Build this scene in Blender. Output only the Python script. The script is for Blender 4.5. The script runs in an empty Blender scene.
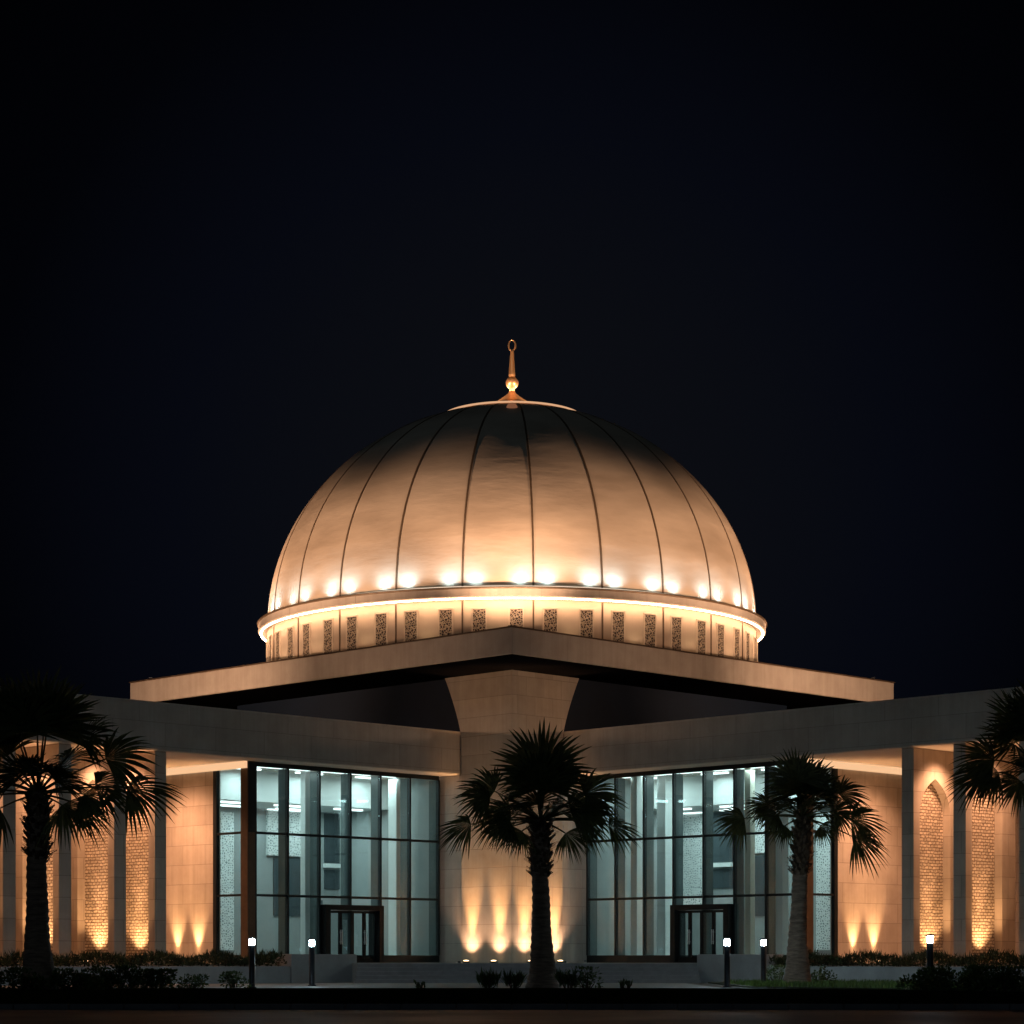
import bpy, math, random
from math import sin, cos, pi, radians, sqrt
from mathutils import Vector, Matrix

random.seed(11)
SC = bpy.context.scene
COL = SC.collection
EYE = 0.9
FPX = 2270.0
HOR = 960.0
S2 = sqrt(0.5)
PY0 = 97.24          # world Y where a wing meets the central block
PX0 = 2.14
EXTRA = []

# ------------------------------------------------------------------ helpers
class MB:
    """collects faces and links them as ONE mesh object"""
    def __init__(self):
        self.v, self.f, self.m, self.sm = [], [], [], []

    def quad(self, pts, mi=0, smooth=False):
        b = len(self.v)
        self.v += [tuple(p) for p in pts]
        self.f.append(tuple(range(b, b + len(pts))))
        self.m.append(mi); self.sm.append(smooth)

    def box(self, x0, x1, y0, y1, z0, z1, mi=0):
        if x0 > x1: x0, x1 = x1, x0
        if y0 > y1: y0, y1 = y1, y0
        if z0 > z1: z0, z1 = z1, z0
        b = len(self.v)
        self.v += [(x0,y0,z0),(x1,y0,z0),(x1,y1,z0),(x0,y1,z0),(x0,y0,z1),(x1,y0,z1),(x1,y1,z1),(x0,y1,z1)]
        for q in ((0,3,2,1),(4,5,6,7),(0,1,5,4),(1,2,6,5),(2,3,7,6),(3,0,4,7)):
            self.f.append(tuple(b + i for i in q)); self.m.append(mi); self.sm.append(False)

    def prism(self, poly, z0, z1, mi=0):
        a = sum(poly[i][0]*poly[(i+1) % len(poly)][1] - poly[(i+1) % len(poly)][0]*poly[i][1] for i in range(len(poly)))
        if a < 0: poly = poly[::-1]
        n = len(poly); b = len(self.v)
        self.v += [(p[0], p[1], z0) for p in poly] + [(p[0], p[1], z1) for p in poly]
        self.f.append(tuple(b + i for i in reversed(range(n)))); self.f.append(tuple(b + n + i for i in range(n)))
        self.m += [mi, mi]; self.sm += [False, False]
        for i in range(n):
            j = (i + 1) % n
            self.f.append((b+i, b+j, b+n+j, b+n+i)); self.m.append(mi); self.sm.append(False)

    def lathe(self, prof, seg=32, c=(0,0), mi=0, smooth=True, a0=0.0, cap=True):
        b = len(self.v)
        for r, z in prof:
            for k in range(seg):
                a = a0 + 2*pi*k/seg
                self.v.append((c[0] + r*cos(a), c[1] + r*sin(a), z))
        for i in range(len(prof)-1):
            for k in range(seg):
                k2 = (k+1) % seg
                self.f.append((b+i*seg+k, b+i*seg+k2, b+(i+1)*seg+k2, b+(i+1)*seg+k)); self.m.append(mi); self.sm.append(smooth)
        if cap:
            self.f.append(tuple(b + k for k in reversed(range(seg)))); self.m.append(mi); self.sm.append(False)
            t = b + (len(prof)-1)*seg
            self.f.append(tuple(t + k for k in range(seg))); self.m.append(mi); self.sm.append(False)

    def tube(self, pts, rad, seg=6, mi=0):
        pts = [Vector(p) for p in pts]
        b = len(self.v)
        for i, p in enumerate(pts):
            d = (pts[min(i+1, len(pts)-1)] - pts[max(i-1, 0)]).normalized()
            s = d.cross(Vector((0,0,1)))
            if s.length < 1e-3: s = Vector((1,0,0))
            s.normalize(); n = s.cross(d)
            r = rad[i] if isinstance(rad, (list, tuple)) else rad
            for k in range(seg):
                a = 2*pi*k/seg
                self.v.append(tuple(p + s*(r*cos(a)) + n*(r*sin(a))))
        for i in range(len(pts)-1):
            for k in range(seg):
                k2 = (k+1) % seg
                self.f.append((b+i*seg+k, b+i*seg+k2, b+(i+1)*seg+k2, b+(i+1)*seg+k)); self.m.append(mi); self.sm.append(True)
        self.f.append(tuple(b + k for k in reversed(range(seg)))); self.m.append(mi); self.sm.append(False)
        t = b + (len(pts)-1)*seg
        self.f.append(tuple(t + k for k in range(seg))); self.m.append(mi); self.sm.append(False)

    def build(self, name, mats, parent=None, loc=(0,0,0), rz=0.0, bevel=0.0):
        me = bpy.data.meshes.new(name)
        me.from_pydata(self.v, [], self.f)
        if not isinstance(mats, (list, tuple)): mats = [mats]
        for mt in mats: me.materials.append(mt)
        me.polygons.foreach_set('material_index', self.m)
        me.polygons.foreach_set('use_smooth', self.sm)
        me.update()
        o = bpy.data.objects.new(name, me); COL.objects.link(o)
        o.location = loc; o.rotation_euler = (0, 0, rz)
        if parent: o.parent = parent
        if bevel:
            bv = o.modifiers.new('edge', 'BEVEL'); bv.width = bevel; bv.segments = 2; bv.limit_method = 'ANGLE'
        return o

def tag(o, label, cat, group=None, kind=None):
    o['label'] = label; o['category'] = cat
    if group: o['group'] = group
    if kind: o['kind'] = kind
    return o

def struct(o, kind='structure'):
    o['kind'] = kind; return o

def empty(name, loc=(0,0,0), rz=0.0, parent=None):
    o = bpy.data.objects.new(name, None); COL.objects.link(o)
    o.location = loc; o.rotation_euler = (0,0,rz); o.empty_display_size = 0.3
    if parent: o.parent = parent
    return o

def lamp(kind, loc, power, colour, parent=None, target=None, **kw):
    d = bpy.data.lights.new('lamp_light', kind); d.energy = power; d.color = colour
    for k, val in kw.items(): setattr(d, k, val)
    o = bpy.data.objects.new('lamp_light', d); COL.objects.link(o); o.location = loc
    if target is not None:
        o.rotation_euler = (Vector(target) - Vector(loc)).to_track_quat('-Z', 'Y').to_euler()
    if parent: o.parent = parent
    return o

def at(px, py, Y):
    """a picture position at depth Y -> world point"""
    return Vector(((px-512)*Y/FPX, Y, EYE + (HOR-py)*Y/FPX))

# ------------------------------------------------------------------ materials
def new_mat(name):
    m = bpy.data.materials.new(name); m.use_nodes = True
    nt = m.node_tree; b = nt.nodes['Principled BSDF']
    return m, nt, b

def nd(nt, t, **kw):
    n = nt.nodes.new(t)
    for k, v in kw.items(): setattr(n, k, v)
    return n

def mix_rgb(nt, blend, fac, a, b):
    n = nd(nt, 'ShaderNodeMix', data_type='RGBA', blend_type=blend)
    for s, val in ((0, fac), (6, a), (7, b)):
        if hasattr(val, 'is_linked') or hasattr(val, 'links'): nt.links.new(val, n.inputs[s])
        elif s == 0: n.inputs[0].default_value = val
        else: n.inputs[s].default_value = (*val, 1)
    return n.outputs[2]

def noise(nt, vec, scale, detail=4, rough=0.55):
    n = nd(nt, 'ShaderNodeTexNoise'); n.inputs['Scale'].default_value = scale
    n.inputs['Detail'].default_value = detail; n.inputs['Roughness'].default_value = rough
    if vec is not None: nt.links.new(vec, n.inputs['Vector'])
    return n.outputs['Fac']

def ramp(nt, fac, stops):
    r = nd(nt, 'ShaderNodeValToRGB'); e = r.color_ramp.elements
    while len(e) < len(stops): e.new(0.5)
    for el, (p, c) in zip(e, stops):
        el.position = p; el.color = (*c, 1) if len(c) == 3 else c
    nt.links.new(fac, r.inputs[0]); return r.outputs[0]

def bump(nt, b, h, strength, dist=0.02):
    n = nd(nt, 'ShaderNodeBump'); n.inputs['Strength'].default_value = strength; n.inputs['Distance'].default_value = dist
    nt.links.new(h, n.inputs['Height']); nt.links.new(n.outputs[0], b.inputs['Normal'])

def simple(name, col, rough=0.6, metal=0.0, var=0.15, scale=3.0, bstr=0.15, spec=0.4):
    m, nt, b = new_mat(name)
    tc = nd(nt, 'ShaderNodeTexCoord')
    f = noise(nt, tc.outputs['Object'], scale, 6, 0.65)
    lo = tuple(c*(1-var) for c in col); hi = tuple(min(1, c*(1+var)) for c in col)
    nt.links.new(ramp(nt, f, [(0.3, lo), (0.7, hi)]), b.inputs['Base Color'])
    b.inputs['Roughness'].default_value = rough; b.inputs['Metallic'].default_value = metal
    b.inputs['Specular IOR Level'].default_value = spec
    if bstr: bump(nt, b, noise(nt, tc.outputs['Object'], scale*14, 3), bstr, 0.01)
    return m

def stone(name, col, bw=1.5, bh=0.8, mort=0.012, var=0.1):
    m, nt, b = new_mat(name)
    tc = nd(nt, 'ShaderNodeTexCoord'); sp = nd(nt, 'ShaderNodeSeparateXYZ'); nt.links.new(tc.outputs['Object'], sp.inputs[0])
    ad = nd(nt, 'ShaderNodeMath', operation='ADD'); nt.links.new(sp.outputs[0], ad.inputs[0]); nt.links.new(sp.outputs[1], ad.inputs[1])
    cb = nd(nt, 'ShaderNodeCombineXYZ'); nt.links.new(ad.outputs[0], cb.inputs[0]); nt.links.new(sp.outputs[2], cb.inputs[1])
    br = nd(nt, 'ShaderNodeTexBrick'); nt.links.new(cb.outputs[0], br.inputs['Vector'])
    br.inputs['Scale'].default_value = 1.0; br.inputs['Brick Width'].default_value = bw; br.inputs['Row Height'].default_value = bh
    br.inputs['Mortar Size'].default_value = mort; br.inputs['Mortar Smooth'].default_value = 0.3; br.inputs['Bias'].default_value = 0.0
    c1 = tuple(c*(1-var) for c in col); c2 = tuple(c*(1+var*0.6) for c in col)
    br.inputs['Color1'].default_value = (*c1, 1); br.inputs['Color2'].default_value = (*c2, 1)
    br.inputs['Mortar'].default_value = (*(c*0.62 for c in col), 1)
    n1 = noise(nt, tc.outputs['Object'], 0.9, 7, 0.65)
    st = ramp(nt, n1, [(0.3, (0.82, 0.80, 0.78)), (0.65, (1, 1, 1))])
    # vertical rain streaks
    mp = nd(nt, 'ShaderNodeMapping'); mp.inputs['Scale'].default_value = (3.0, 3.0, 0.16); nt.links.new(tc.outputs['Object'], mp.inputs[0])
    st2 = ramp(nt, noise(nt, mp.outputs[0], 1.0, 5, 0.7), [(0.35, (0.86, 0.85, 0.83)), (0.6, (1, 1, 1))])
    c = mix_rgb(nt, 'MULTIPLY', 1.0, br.outputs['Color'], st)
    c = mix_rgb(nt, 'MULTIPLY', 0.8, c, st2)
    nt.links.new(c, b.inputs['Base Color'])
    b.inputs['Roughness'].default_value = 0.75; b.inputs['Specular IOR Level'].default_value = 0.25
    inv = nd(nt, 'ShaderNodeMath', operation='MULTIPLY_ADD'); nt.links.new(br.outputs['Fac'], inv.inputs[0]); inv.inputs[1].default_value = -1; inv.inputs[2].default_value = 1
    sm = nd(nt, 'ShaderNodeMath', operation='MULTIPLY_ADD'); nt.links.new(noise(nt, tc.outputs['Object'], 18, 5), sm.inputs[0]); sm.inputs[1].default_value = 0.25
    nt.links.new(inv.outputs[0], sm.inputs[2])
    bump(nt, b, sm.outputs[0], 0.5, 0.012)
    return m

def carved(name, col, hole, bw=0.24, bh=0.118):
    """pierced masonry screen: small courses with open joints"""
    m, nt, b = new_mat(name)
    tc = nd(nt, 'ShaderNodeTexCoord'); sp = nd(nt, 'ShaderNodeSeparateXYZ'); nt.links.new(tc.outputs['Object'], sp.inputs[0])
    ad = nd(nt, 'ShaderNodeMath', operation='ADD'); nt.links.new(sp.outputs[0], ad.inputs[0]); nt.links.new(sp.outputs[1], ad.inputs[1])
    cb = nd(nt, 'ShaderNodeCombineXYZ'); nt.links.new(ad.outputs[0], cb.inputs[0]); nt.links.new(sp.outputs[2], cb.inputs[1])
    wob = nd(nt, 'ShaderNodeTexNoise'); wob.inputs['Scale'].default_value = 5.0; nt.links.new(cb.outputs[0], wob.inputs['Vector'])
    vm = nd(nt, 'ShaderNodeVectorMath', operation='MULTIPLY_ADD'); nt.links.new(wob.outputs['Color'], vm.inputs[0])
    vm.inputs[1].default_value = (0.12, 0.07, 0); nt.links.new(cb.outputs[0], vm.inputs[2])
    br = nd(nt, 'ShaderNodeTexBrick'); nt.links.new(vm.outputs[0], br.inputs['Vector'])
    br.inputs['Scale'].default_value = 1.0; br.inputs['Brick Width'].default_value = bw; br.inputs['Row Height'].default_value = bh
    br.inputs['Mortar Size'].default_value = 0.018; br.inputs['Mortar Smooth'].default_value = 0.25
    br.inputs['Color1'].default_value = (*(c*0.72 for c in col), 1); br.inputs['Color2'].default_value = (*(min(1, c*1.15) for c in col), 1)
    br.inputs['Mortar'].default_value = (*hole, 1)
    vo = nd(nt, 'ShaderNodeTexVoronoi', feature='F1'); vo.inputs['Scale'].default_value = 7.5; nt.links.new(cb.outputs[0], vo.inputs['Vector'])
    h = ramp(nt, vo.outputs['Distance'], [(0.12, (1, 1, 1)), (0.26, (0, 0, 0))])
    c = mix_rgb(nt, 'MIX', h, br.outputs['Color'], hole)
    nt.links.new(c, b.inputs['Base Color']); b.inputs['Roughness'].default_value = 0.8
    mx = nd(nt, 'ShaderNodeMath', operation='ADD'); nt.links.new(br.outputs['Fac'], mx.inputs[0]); nt.links.new(h, mx.inputs[1])
    iv = nd(nt, 'ShaderNodeMath', operation='MULTIPLY'); nt.links.new(mx.outputs[0], iv.inputs[0]); iv.inputs[1].default_value = -1
    bump(nt, b, iv.outputs[0], 0.9, 0.05)
    return m

def lattice(name, col, hole, scale, edge=0.09):
    m, nt, b = new_mat(name)
    tc = nd(nt, 'ShaderNodeTexCoord')
    vo = nd(nt, 'ShaderNodeTexVoronoi', feature='DISTANCE_TO_EDGE'); vo.inputs['Scale'].default_value = scale; vo.inputs['Randomness'].default_value = 0.85
    nt.links.new(tc.outputs['Object'], vo.inputs['Vector'])
    f = ramp(nt, vo.outputs['Distance'], [(edge, (1, 1, 1)), (edge + 0.05, (0, 0, 0))])
    c = mix_rgb(nt, 'MIX', f, hole, col)
    nt.links.new(c, b.inputs['Base Color']); b.inputs['Roughness'].default_value = 0.6
    bump(nt, b, f, 0.8, 0.03)
    return m

def emit(name, col, strength):
    m = bpy.data.materials.new(name); m.use_nodes = True; nt = m.node_tree
    nt.nodes.remove(nt.nodes['Principled BSDF'])
    e = nd(nt, 'ShaderNodeEmission'); e.inputs[0].default_value = (*col, 1); e.inputs[1].default_value = strength
    nt.links.new(e.outputs[0], nt.nodes['Material Output'].inputs[0]); return m

def glass_mat(name, tint, refl=0.75, base=0.05):
    m = bpy.data.materials.new(name); m.use_nodes = True; nt = m.node_tree
    nt.nodes.remove(nt.nodes['Principled BSDF'])
    t = nd(nt, 'ShaderNodeBsdfTransparent'); t.inputs[0].default_value = (*tint, 1)
    g = nd(nt, 'ShaderNodeBsdfGlossy'); g.inputs['Roughness'].default_value = 0.01; g.inputs[0].default_value = (0.9, 0.97, 1, 1)
    lw = nd(nt, 'ShaderNodeLayerWeight'); lw.inputs[0].default_value = 0.5
    p = nd(nt, 'ShaderNodeMath', operation='POWER'); nt.links.new(lw.outputs['Facing'], p.inputs[0]); p.inputs[1].default_value = 4.0
    q = nd(nt, 'ShaderNodeMath', operation='MULTIPLY_ADD'); nt.links.new(p.outputs[0], q.inputs[0]); q.inputs[1].default_value = refl; q.inputs[2].default_value = base
    mx = nd(nt, 'ShaderNodeMixShader'); nt.links.new(q.outputs[0], mx.inputs[0]); nt.links.new(t.outputs[0], mx.inputs[1]); nt.links.new(g.outputs[0], mx.inputs[2])
    nt.links.new(mx.outputs[0], nt.nodes['Material Output'].inputs[0]); return m

def leaf_mat(name, c1, c2, rough=0.45, trans=0.25):
    m, nt, b = new_mat(name)
    gi = nd(nt, 'ShaderNodeNewGeometry')
    tc = nd(nt, 'ShaderNodeTexCoord')
    f = noise(nt, tc.outputs['Object'], 2.2, 3)
    a = nd(nt, 'ShaderNodeMath', operation='ADD'); nt.links.new(gi.outputs['Random Per Island'], a.inputs[0]); nt.links.new(f, a.inputs[1])
    h = nd(nt, 'ShaderNodeMath', operation='MULTIPLY'); nt.links.new(a.outputs[0], h.inputs[0]); h.inputs[1].default_value = 0.5
    col = ramp(nt, h.outputs[0], [(0.15, c1), (0.85, c2)])
    nt.links.new(col, b.inputs['Base Color']); b.inputs['Roughness'].default_value = rough; b.inputs['Specular IOR Level'].default_value = 0.3
    tr = nd(nt, 'ShaderNodeBsdfTranslucent'); nt.links.new(col, tr.inputs[0])
    mx = nd(nt, 'ShaderNodeMixShader'); mx.inputs[0].default_value = trans
    nt.links.new(b.outputs[0], mx.inputs[1]); nt.links.new(tr.outputs[0], mx.inputs[2])
    nt.links.new(mx.outputs[0], nt.nodes['Material Output'].inputs[0]); return m

M = {}
STONE = (0.50, 0.43, 0.355)
M['stone'] = stone('warm_stone_panels', STONE)
M['stone_parapet'] = stone('parapet_stone', (0.46, 0.42, 0.37), 2.4, 0.9, 0.01, 0.06)
M['stone_pale'] = stone('pale_stone_panels', (0.54, 0.49, 0.44), 2.2, 0.8, 0.012, 0.07)
M['fascia'] = stone('fascia_stone', (0.47, 0.41, 0.35), 3.0, 1.6, 0.006, 0.04)
M['plaster'] = simple('soffit_plaster', (0.55, 0.49, 0.42), 0.8, 0, 0.06, 1.2, 0.05)
M['drum'] = simple('drum_plaster', (0.56, 0.46, 0.36), 0.7, 0, 0.05, 0.9, 0.08)
M['trim'] = simple('window_trim', (0.66, 0.56, 0.45), 0.6, 0, 0.05, 2, 0.05)
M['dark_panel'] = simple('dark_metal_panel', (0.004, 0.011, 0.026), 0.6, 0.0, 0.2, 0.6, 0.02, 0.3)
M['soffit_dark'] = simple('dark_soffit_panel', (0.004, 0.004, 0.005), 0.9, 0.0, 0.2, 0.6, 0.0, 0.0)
M['frame'] = simple('dark_window_frame', (0.012, 0.017, 0.020), 0.4, 0.3, 0.2, 3, 0.05)
M['black'] = simple('black_door_frame', (0.008, 0.010, 0.012), 0.45, 0.0, 0.2, 3, 0.05, 0.2)
M['brown_frame'] = simple('bronze_post', (0.10, 0.065, 0.04), 0.5, 0.3, 0.2, 3, 0.05)
M['carved'] = carved('pierced_screen_stone', (0.54, 0.45, 0.34), (0.15, 0.10, 0.065))
M['drum_lattice'] = lattice('drum_window_lattice', (0.46, 0.37, 0.27), (0.035, 0.022, 0.018), 10.0, 0.085)
M['lobby_lattice'] = lattice('lobby_screen_lattice', (0.72, 0.74, 0.73), (0.20, 0.25, 0.25), 9.5, 0.20)
M['fin'] = simple('glazing_fin', (0.09, 0.118, 0.12), 0.25, 0, 0.1, 1.0, 0.02)
M['white'] = simple('lobby_white', (0.74, 0.77, 0.76), 0.55, 0, 0.05, 1.0, 0.03)
M['lobbywall'] = simple('lobby_paint', (0.27, 0.295, 0.295), 0.6, 0, 0.12, 0.5, 0.03)
M['cream'] = simple('lobby_cream', (0.68, 0.66, 0.56), 0.55, 0, 0.04, 1.0, 0.03)
M['teal'] = simple('lobby_grey_wall', (0.22, 0.26, 0.27), 0.6, 0, 0.12, 0.8, 0.03)
M['slate'] = simple('lobby_slate_panel', (0.045, 0.062, 0.07), 0.45, 0, 0.2, 0.9, 0.03)
M['lobby_floor'] = simple('lobby_floor_stone', (0.36, 0.37, 0.36), 0.2, 0, 0.1, 0.7, 0.02)
M['glass'] = glass_mat('lobby_glazing', (0.89, 0.94, 0.94))
M['rib'] = simple('bronze_rib', (0.16, 0.11, 0.07), 0.5, 0.4, 0.2, 4, 0.05)
M['concrete'] = simple('planter_concrete', (0.30, 0.31, 0.31), 0.75, 0, 0.14, 1.4, 0.3)
M['step'] = simple('step_granite', (0.20, 0.20, 0.205), 0.6, 0, 0.15, 2.5, 0.2)
M['paving'] = stone('path_paving', (0.30, 0.295, 0.29), 0.6, 0.6, 0.01, 0.1)
M['bollard'] = simple('bollard_paint', (0.025, 0.03, 0.036), 0.35, 0.4, 0.15, 5, 0.05)
M['lens'] = emit('bollard_lens', (0.68, 0.90, 1.0), 320)
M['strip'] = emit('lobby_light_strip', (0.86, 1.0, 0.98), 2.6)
M['led'] = emit('ledge_led_line', (1.0, 0.60, 0.36), 30.0)
M['soffit_glow'] = emit('lit_soffit_glow', (1.0, 0.58, 0.31), 0.95)
M['knob'] = emit('knob_glow', (1.0, 0.40, 0.20), 0.20)  # emission stands in for lamplight on the gilded knob
M['baseglow'] = emit('dome_base_glow', (1.0, 0.82, 0.62), 1.6)  # glow on the foot of the dome, drawn as an emissive ring
M['rimglow'] = emit('cap_rim_glow', (1.0, 0.55, 0.30), 0.75)  # copper rim's lit look put into emission, no lamp there
M['lamp_white'] = emit('floodlight_lens', (0.9, 0.97, 1.0), 8)
M['lamp_warm'] = emit('uplight_lens', (1.0, 0.66, 0.36), 8)
M['soil'] = simple('bed_soil', (0.025, 0.020, 0.015), 0.95, 0, 0.3, 2.0, 0.5)
M['bark'] = None

# dome skin: satin cream metal with faint horizontal brushing and patches
def dome_mat():
    m, nt, b = new_mat('dome_satin_panels')
    tc = nd(nt, 'ShaderNodeTexCoord')
    mp = nd(nt, 'ShaderNodeMapping'); mp.inputs['Scale'].default_value = (0.16, 0.16, 0.55); nt.links.new(tc.outputs['Object'], mp.inputs[0])
    n1 = noise(nt, mp.outputs[0], 1.25, 5, 0.55)
    n2 = noise(nt, tc.outputs['Object'], 0.35, 4, 0.6)
    c = mix_rgb(nt, 'MULTIPLY', 0.8, ramp(nt, n1, [(0.32, (0.45, 0.36, 0.27)), (0.68, (0.65, 0.535, 0.41))]), ramp(nt, n2, [(0.3, (0.86, 0.86, 0.86)), (0.7, (1, 1, 1))]))
    nt.links.new(c, b.inputs['Base Color'])
    r = nd(nt, 'ShaderNodeMapRange'); nt.links.new(n1, r.inputs[0]); r.inputs[3].default_value = 0.42; r.inputs[4].default_value = 0.62
    nt.links.new(r.outputs[0], b.inputs['Roughness']); b.inputs['Specular IOR Level'].default_value = 0.5
    bump(nt, b, n1, 0.65, 0.10)
    return m
M['dome'] = dome_mat()
m, nt, b = new_mat('gilded_copper')
b.inputs['Base Color'].default_value = (0.85, 0.50, 0.24, 1); b.inputs['Metallic'].default_value = 0.85; b.inputs['Roughness'].default_value = 0.38
tc = nd(nt, 'ShaderNodeTexCoord'); bump(nt, b, noise(nt, tc.outputs['Object'], 6, 4), 0.2, 0.02)
M['gold'] = m

def bark_mat():
    m, nt, b = new_mat('palm_bark')
    tc = nd(nt, 'ShaderNodeTexCoord')
    mp = nd(nt, 'ShaderNodeMapping'); mp.inputs['Scale'].default_value = (1.5, 1.5, 9.0); nt.links.new(tc.outputs['Object'], mp.inputs[0])
    n1 = noise(nt, mp.outputs[0], 1.6, 7, 0.7)
    nt.links.new(ramp(nt, n1, [(0.3, (0.06, 0.042, 0.03)), (0.7, (0.25, 0.18, 0.13))]), b.inputs['Base Color'])
    b.inputs['Roughness'].default_value = 0.9; bump(nt, b, n1, 0.9, 0.05); return m
M['bark'] = bark_mat()
M['boot'] = simple('palm_leaf_base', (0.10, 0.065, 0.04), 0.9, 0, 0.4, 3.0, 0.4)
M['frond'] = leaf_mat('palm_leaf', (0.022, 0.032, 0.013), (0.085, 0.10, 0.036), 0.5, 0.42)
M['petiole'] = simple('palm_leaf_stalk', (0.07, 0.065, 0.025), 0.6, 0, 0.2, 3, 0.1)
M['shrub'] = leaf_mat('shrub_leaf', (0.018, 0.035, 0.012), (0.07, 0.11, 0.03))
M['hedge'] = leaf_mat('hedge_leaf', (0.012, 0.022, 0.010), (0.045, 0.065, 0.025))
M['grassblade'] = leaf_mat('grass_blade', (0.03, 0.06, 0.012), (0.09, 0.15, 0.03), 0.6, 0.3)
M['twig'] = simple('shrub_twig', (0.05, 0.035, 0.022), 0.9, 0, 0.2, 5, 0.2)

def ground_mat(name, c1, c2, scale, rough, bs, spec=0.4):
    m, nt, b = new_mat(name); b.inputs['Specular IOR Level'].default_value = spec; tc = nd(nt, 'ShaderNodeTexCoord')
    n1 = noise(nt, tc.outputs['Object'], scale, 8, 0.7)
    nt.links.new(ramp(nt, n1, [(0.3, c1), (0.7, c2)]), b.inputs['Base Color'])
    n2 = noise(nt, tc.outputs['Object'], 0.25, 4, 0.6)
    r = nd(nt, 'ShaderNodeMapRange'); nt.links.new(n2, r.inputs[0]); r.inputs[1].default_value = 0.3; r.inputs[2].default_value = 0.7
    r.inputs[3].default_value = rough - 0.12; r.inputs[4].default_value = rough + 0.12
    nt.links.new(r.outputs[0], b.inputs['Roughness'])
    bump(nt, b, noise(nt, tc.outputs['Object'], scale*20, 4, 0.7), bs, 0.02); return m
M['asphalt'] = ground_mat('road_asphalt', (0.050, 0.056, 0.068), (0.082, 0.088, 0.10), 1.2, 0.6, 0.5, 0.13)
M['verge'] = ground_mat('verge_turf', (0.005, 0.008, 0.003), (0.012, 0.016, 0.006), 1.5, 0.95, 0.9, 0.0)
M['kerbstone'] = simple('kerb_stone', (0.075, 0.075, 0.08), 0.85, 0, 0.3, 1.2, 0.3, 0.2)
M['lawn'] = ground_mat('lawn_turf', (0.010, 0.018, 0.006), (0.025, 0.040, 0.012), 1.5, 0.9, 0.7)
M['earth'] = ground_mat('dry_ground', (0.05, 0.045, 0.038), (0.08, 0.07, 0.06), 0.5, 0.9, 0.4)

# ------------------------------------------------------------------ world, sun, camera
W = bpy.data.worlds.new('World'); SC.world = W; W.use_nodes = True
wn = W.node_tree; bg = wn.nodes['Background']
tc = nd(wn, 'ShaderNodeTexCoord')
dp = nd(wn, 'ShaderNodeVectorMath', operation='DOT_PRODUCT'); wn.links.new(tc.outputs['Generated'], dp.inputs[0])
gdir = Vector((0.01, 1.0, 0.20)).normalized(); dp.inputs[1].default_value = gdir
skyc = ramp(wn, dp.outputs['Value'], [(0.0, (0.0001, 0.00012, 0.0002)), (0.945, (0.0001, 0.00012, 0.0002)), (0.972, (0.0006, 0.0008, 0.0017)), (0.988, (0.0018, 0.0024, 0.0050)), (1.0, (0.0036, 0.0041, 0.0060))])
wn.links.new(skyc, bg.inputs[0]); bg.inputs[1].default_value = 1.0

SUN_EL, SUN_AZ = radians(20), radians(190)   # a faint cool light from high behind the camera
sd = bpy.data.lights.new('moon_light', 'SUN'); sd.energy = 0.08; sd.angle = radians(12); sd.color = (0.62, 0.82, 1.0)
so = bpy.data.objects.new('moon_light', sd); COL.objects.link(so)
so.rotation_euler = (-Vector((sin(SUN_AZ)*cos(SUN_EL), cos(SUN_AZ)*cos(SUN_EL), sin(SUN_EL)))).to_track_quat('-Z', 'Y').to_euler()

cd = bpy.data.cameras.new('camera'); cam = bpy.data.objects.new('camera', cd); COL.objects.link(cam)
cam.location = (0, 0, EYE); cam.rotation_euler = (radians(90), 0, 0)
cd.sensor_width = 36; cd.lens = FPX/1024*36; cd.shift_y = (HOR-512)/1024; cd.clip_end = 3000; cd.clip_start = 0.5
SC.camera = cam
vs = SC.view_settings; vs.view_transform = 'Standard'; vs.look = 'None'; vs.exposure = 0; vs.gamma = 1
try:
    SC.cycles.use_denoising = True; SC.cycles.max_bounces = 8; SC.cycles.transparent_max_bounces = 16
    SC.cycles.sample_clamp_indirect = 6.0; SC.cycles.use_light_tree = True
except Exception: pass

WARM = (1.0, 0.53, 0.24); SOFTWARM = (1.0, 0.59, 0.365); COOL = (0.75, 1.0, 0.99)

# ------------------------------------------------------------------ ground
g = MB(); g.quad([(-600,-100,0),(600,-100,0),(600,900,0),(-600,900,0)]); struct(g.build('ground', M['earth']))
g = MB(); g.quad([(-200,-30,0.004),(200,-30,0.004),(200,41.0,0.004),(-200,41.0,0.004)]); struct(g.build('road', M['asphalt']))
# kerb stones along the road
g = MB()
x = -120
while x < 120:
    g.box(x, x+0.985, 41.0, 41.22, -0.05, 0.105); x += 1.0
struct(g.build('kerb', M['kerbstone'], bevel=0.012))
# planted verge (gently domed) between the kerb and the footpath
g = MB(); N = 120
def verge_z(x, y):
    return 0.085 + 0.03*sin(x*0.7+y*0.5)*cos(y*0.3)*0.4
def verge_back(x): # curve of the footpath's road side edge
    return 66.0 if x < 5 else 66.0 - 12.5*min(1, ((x-5)/11.0))**1.6
rows = 14
for i in range(N):
    xa, xb = -100 + 200*i/N, -100 + 200*(i+1)/N
    for j in range(rows):
        fa, fb = j/rows, (j+1)/rows
        pts = []
        for (xx, ff) in ((xa, fa), (xb, fa), (xb, fb), (xa, fb)):
            yy = 41.22 + (verge_back(xx) - 41.22)*ff
            zz = verge_z(xx, yy) if 0 < ff < 1 else 0.085
            pts.append((xx, yy, zz))
        g.quad(pts, 0, True)
    ya, yb = verge_back(xa), verge_back(xb)
    g.quad([(xa, ya, 0.085), (xb, yb, 0.085), (xb, yb, -0.02), (xa, ya, -0.02)])
struct(g.build('verge', M['verge']))
g = MB()
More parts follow.
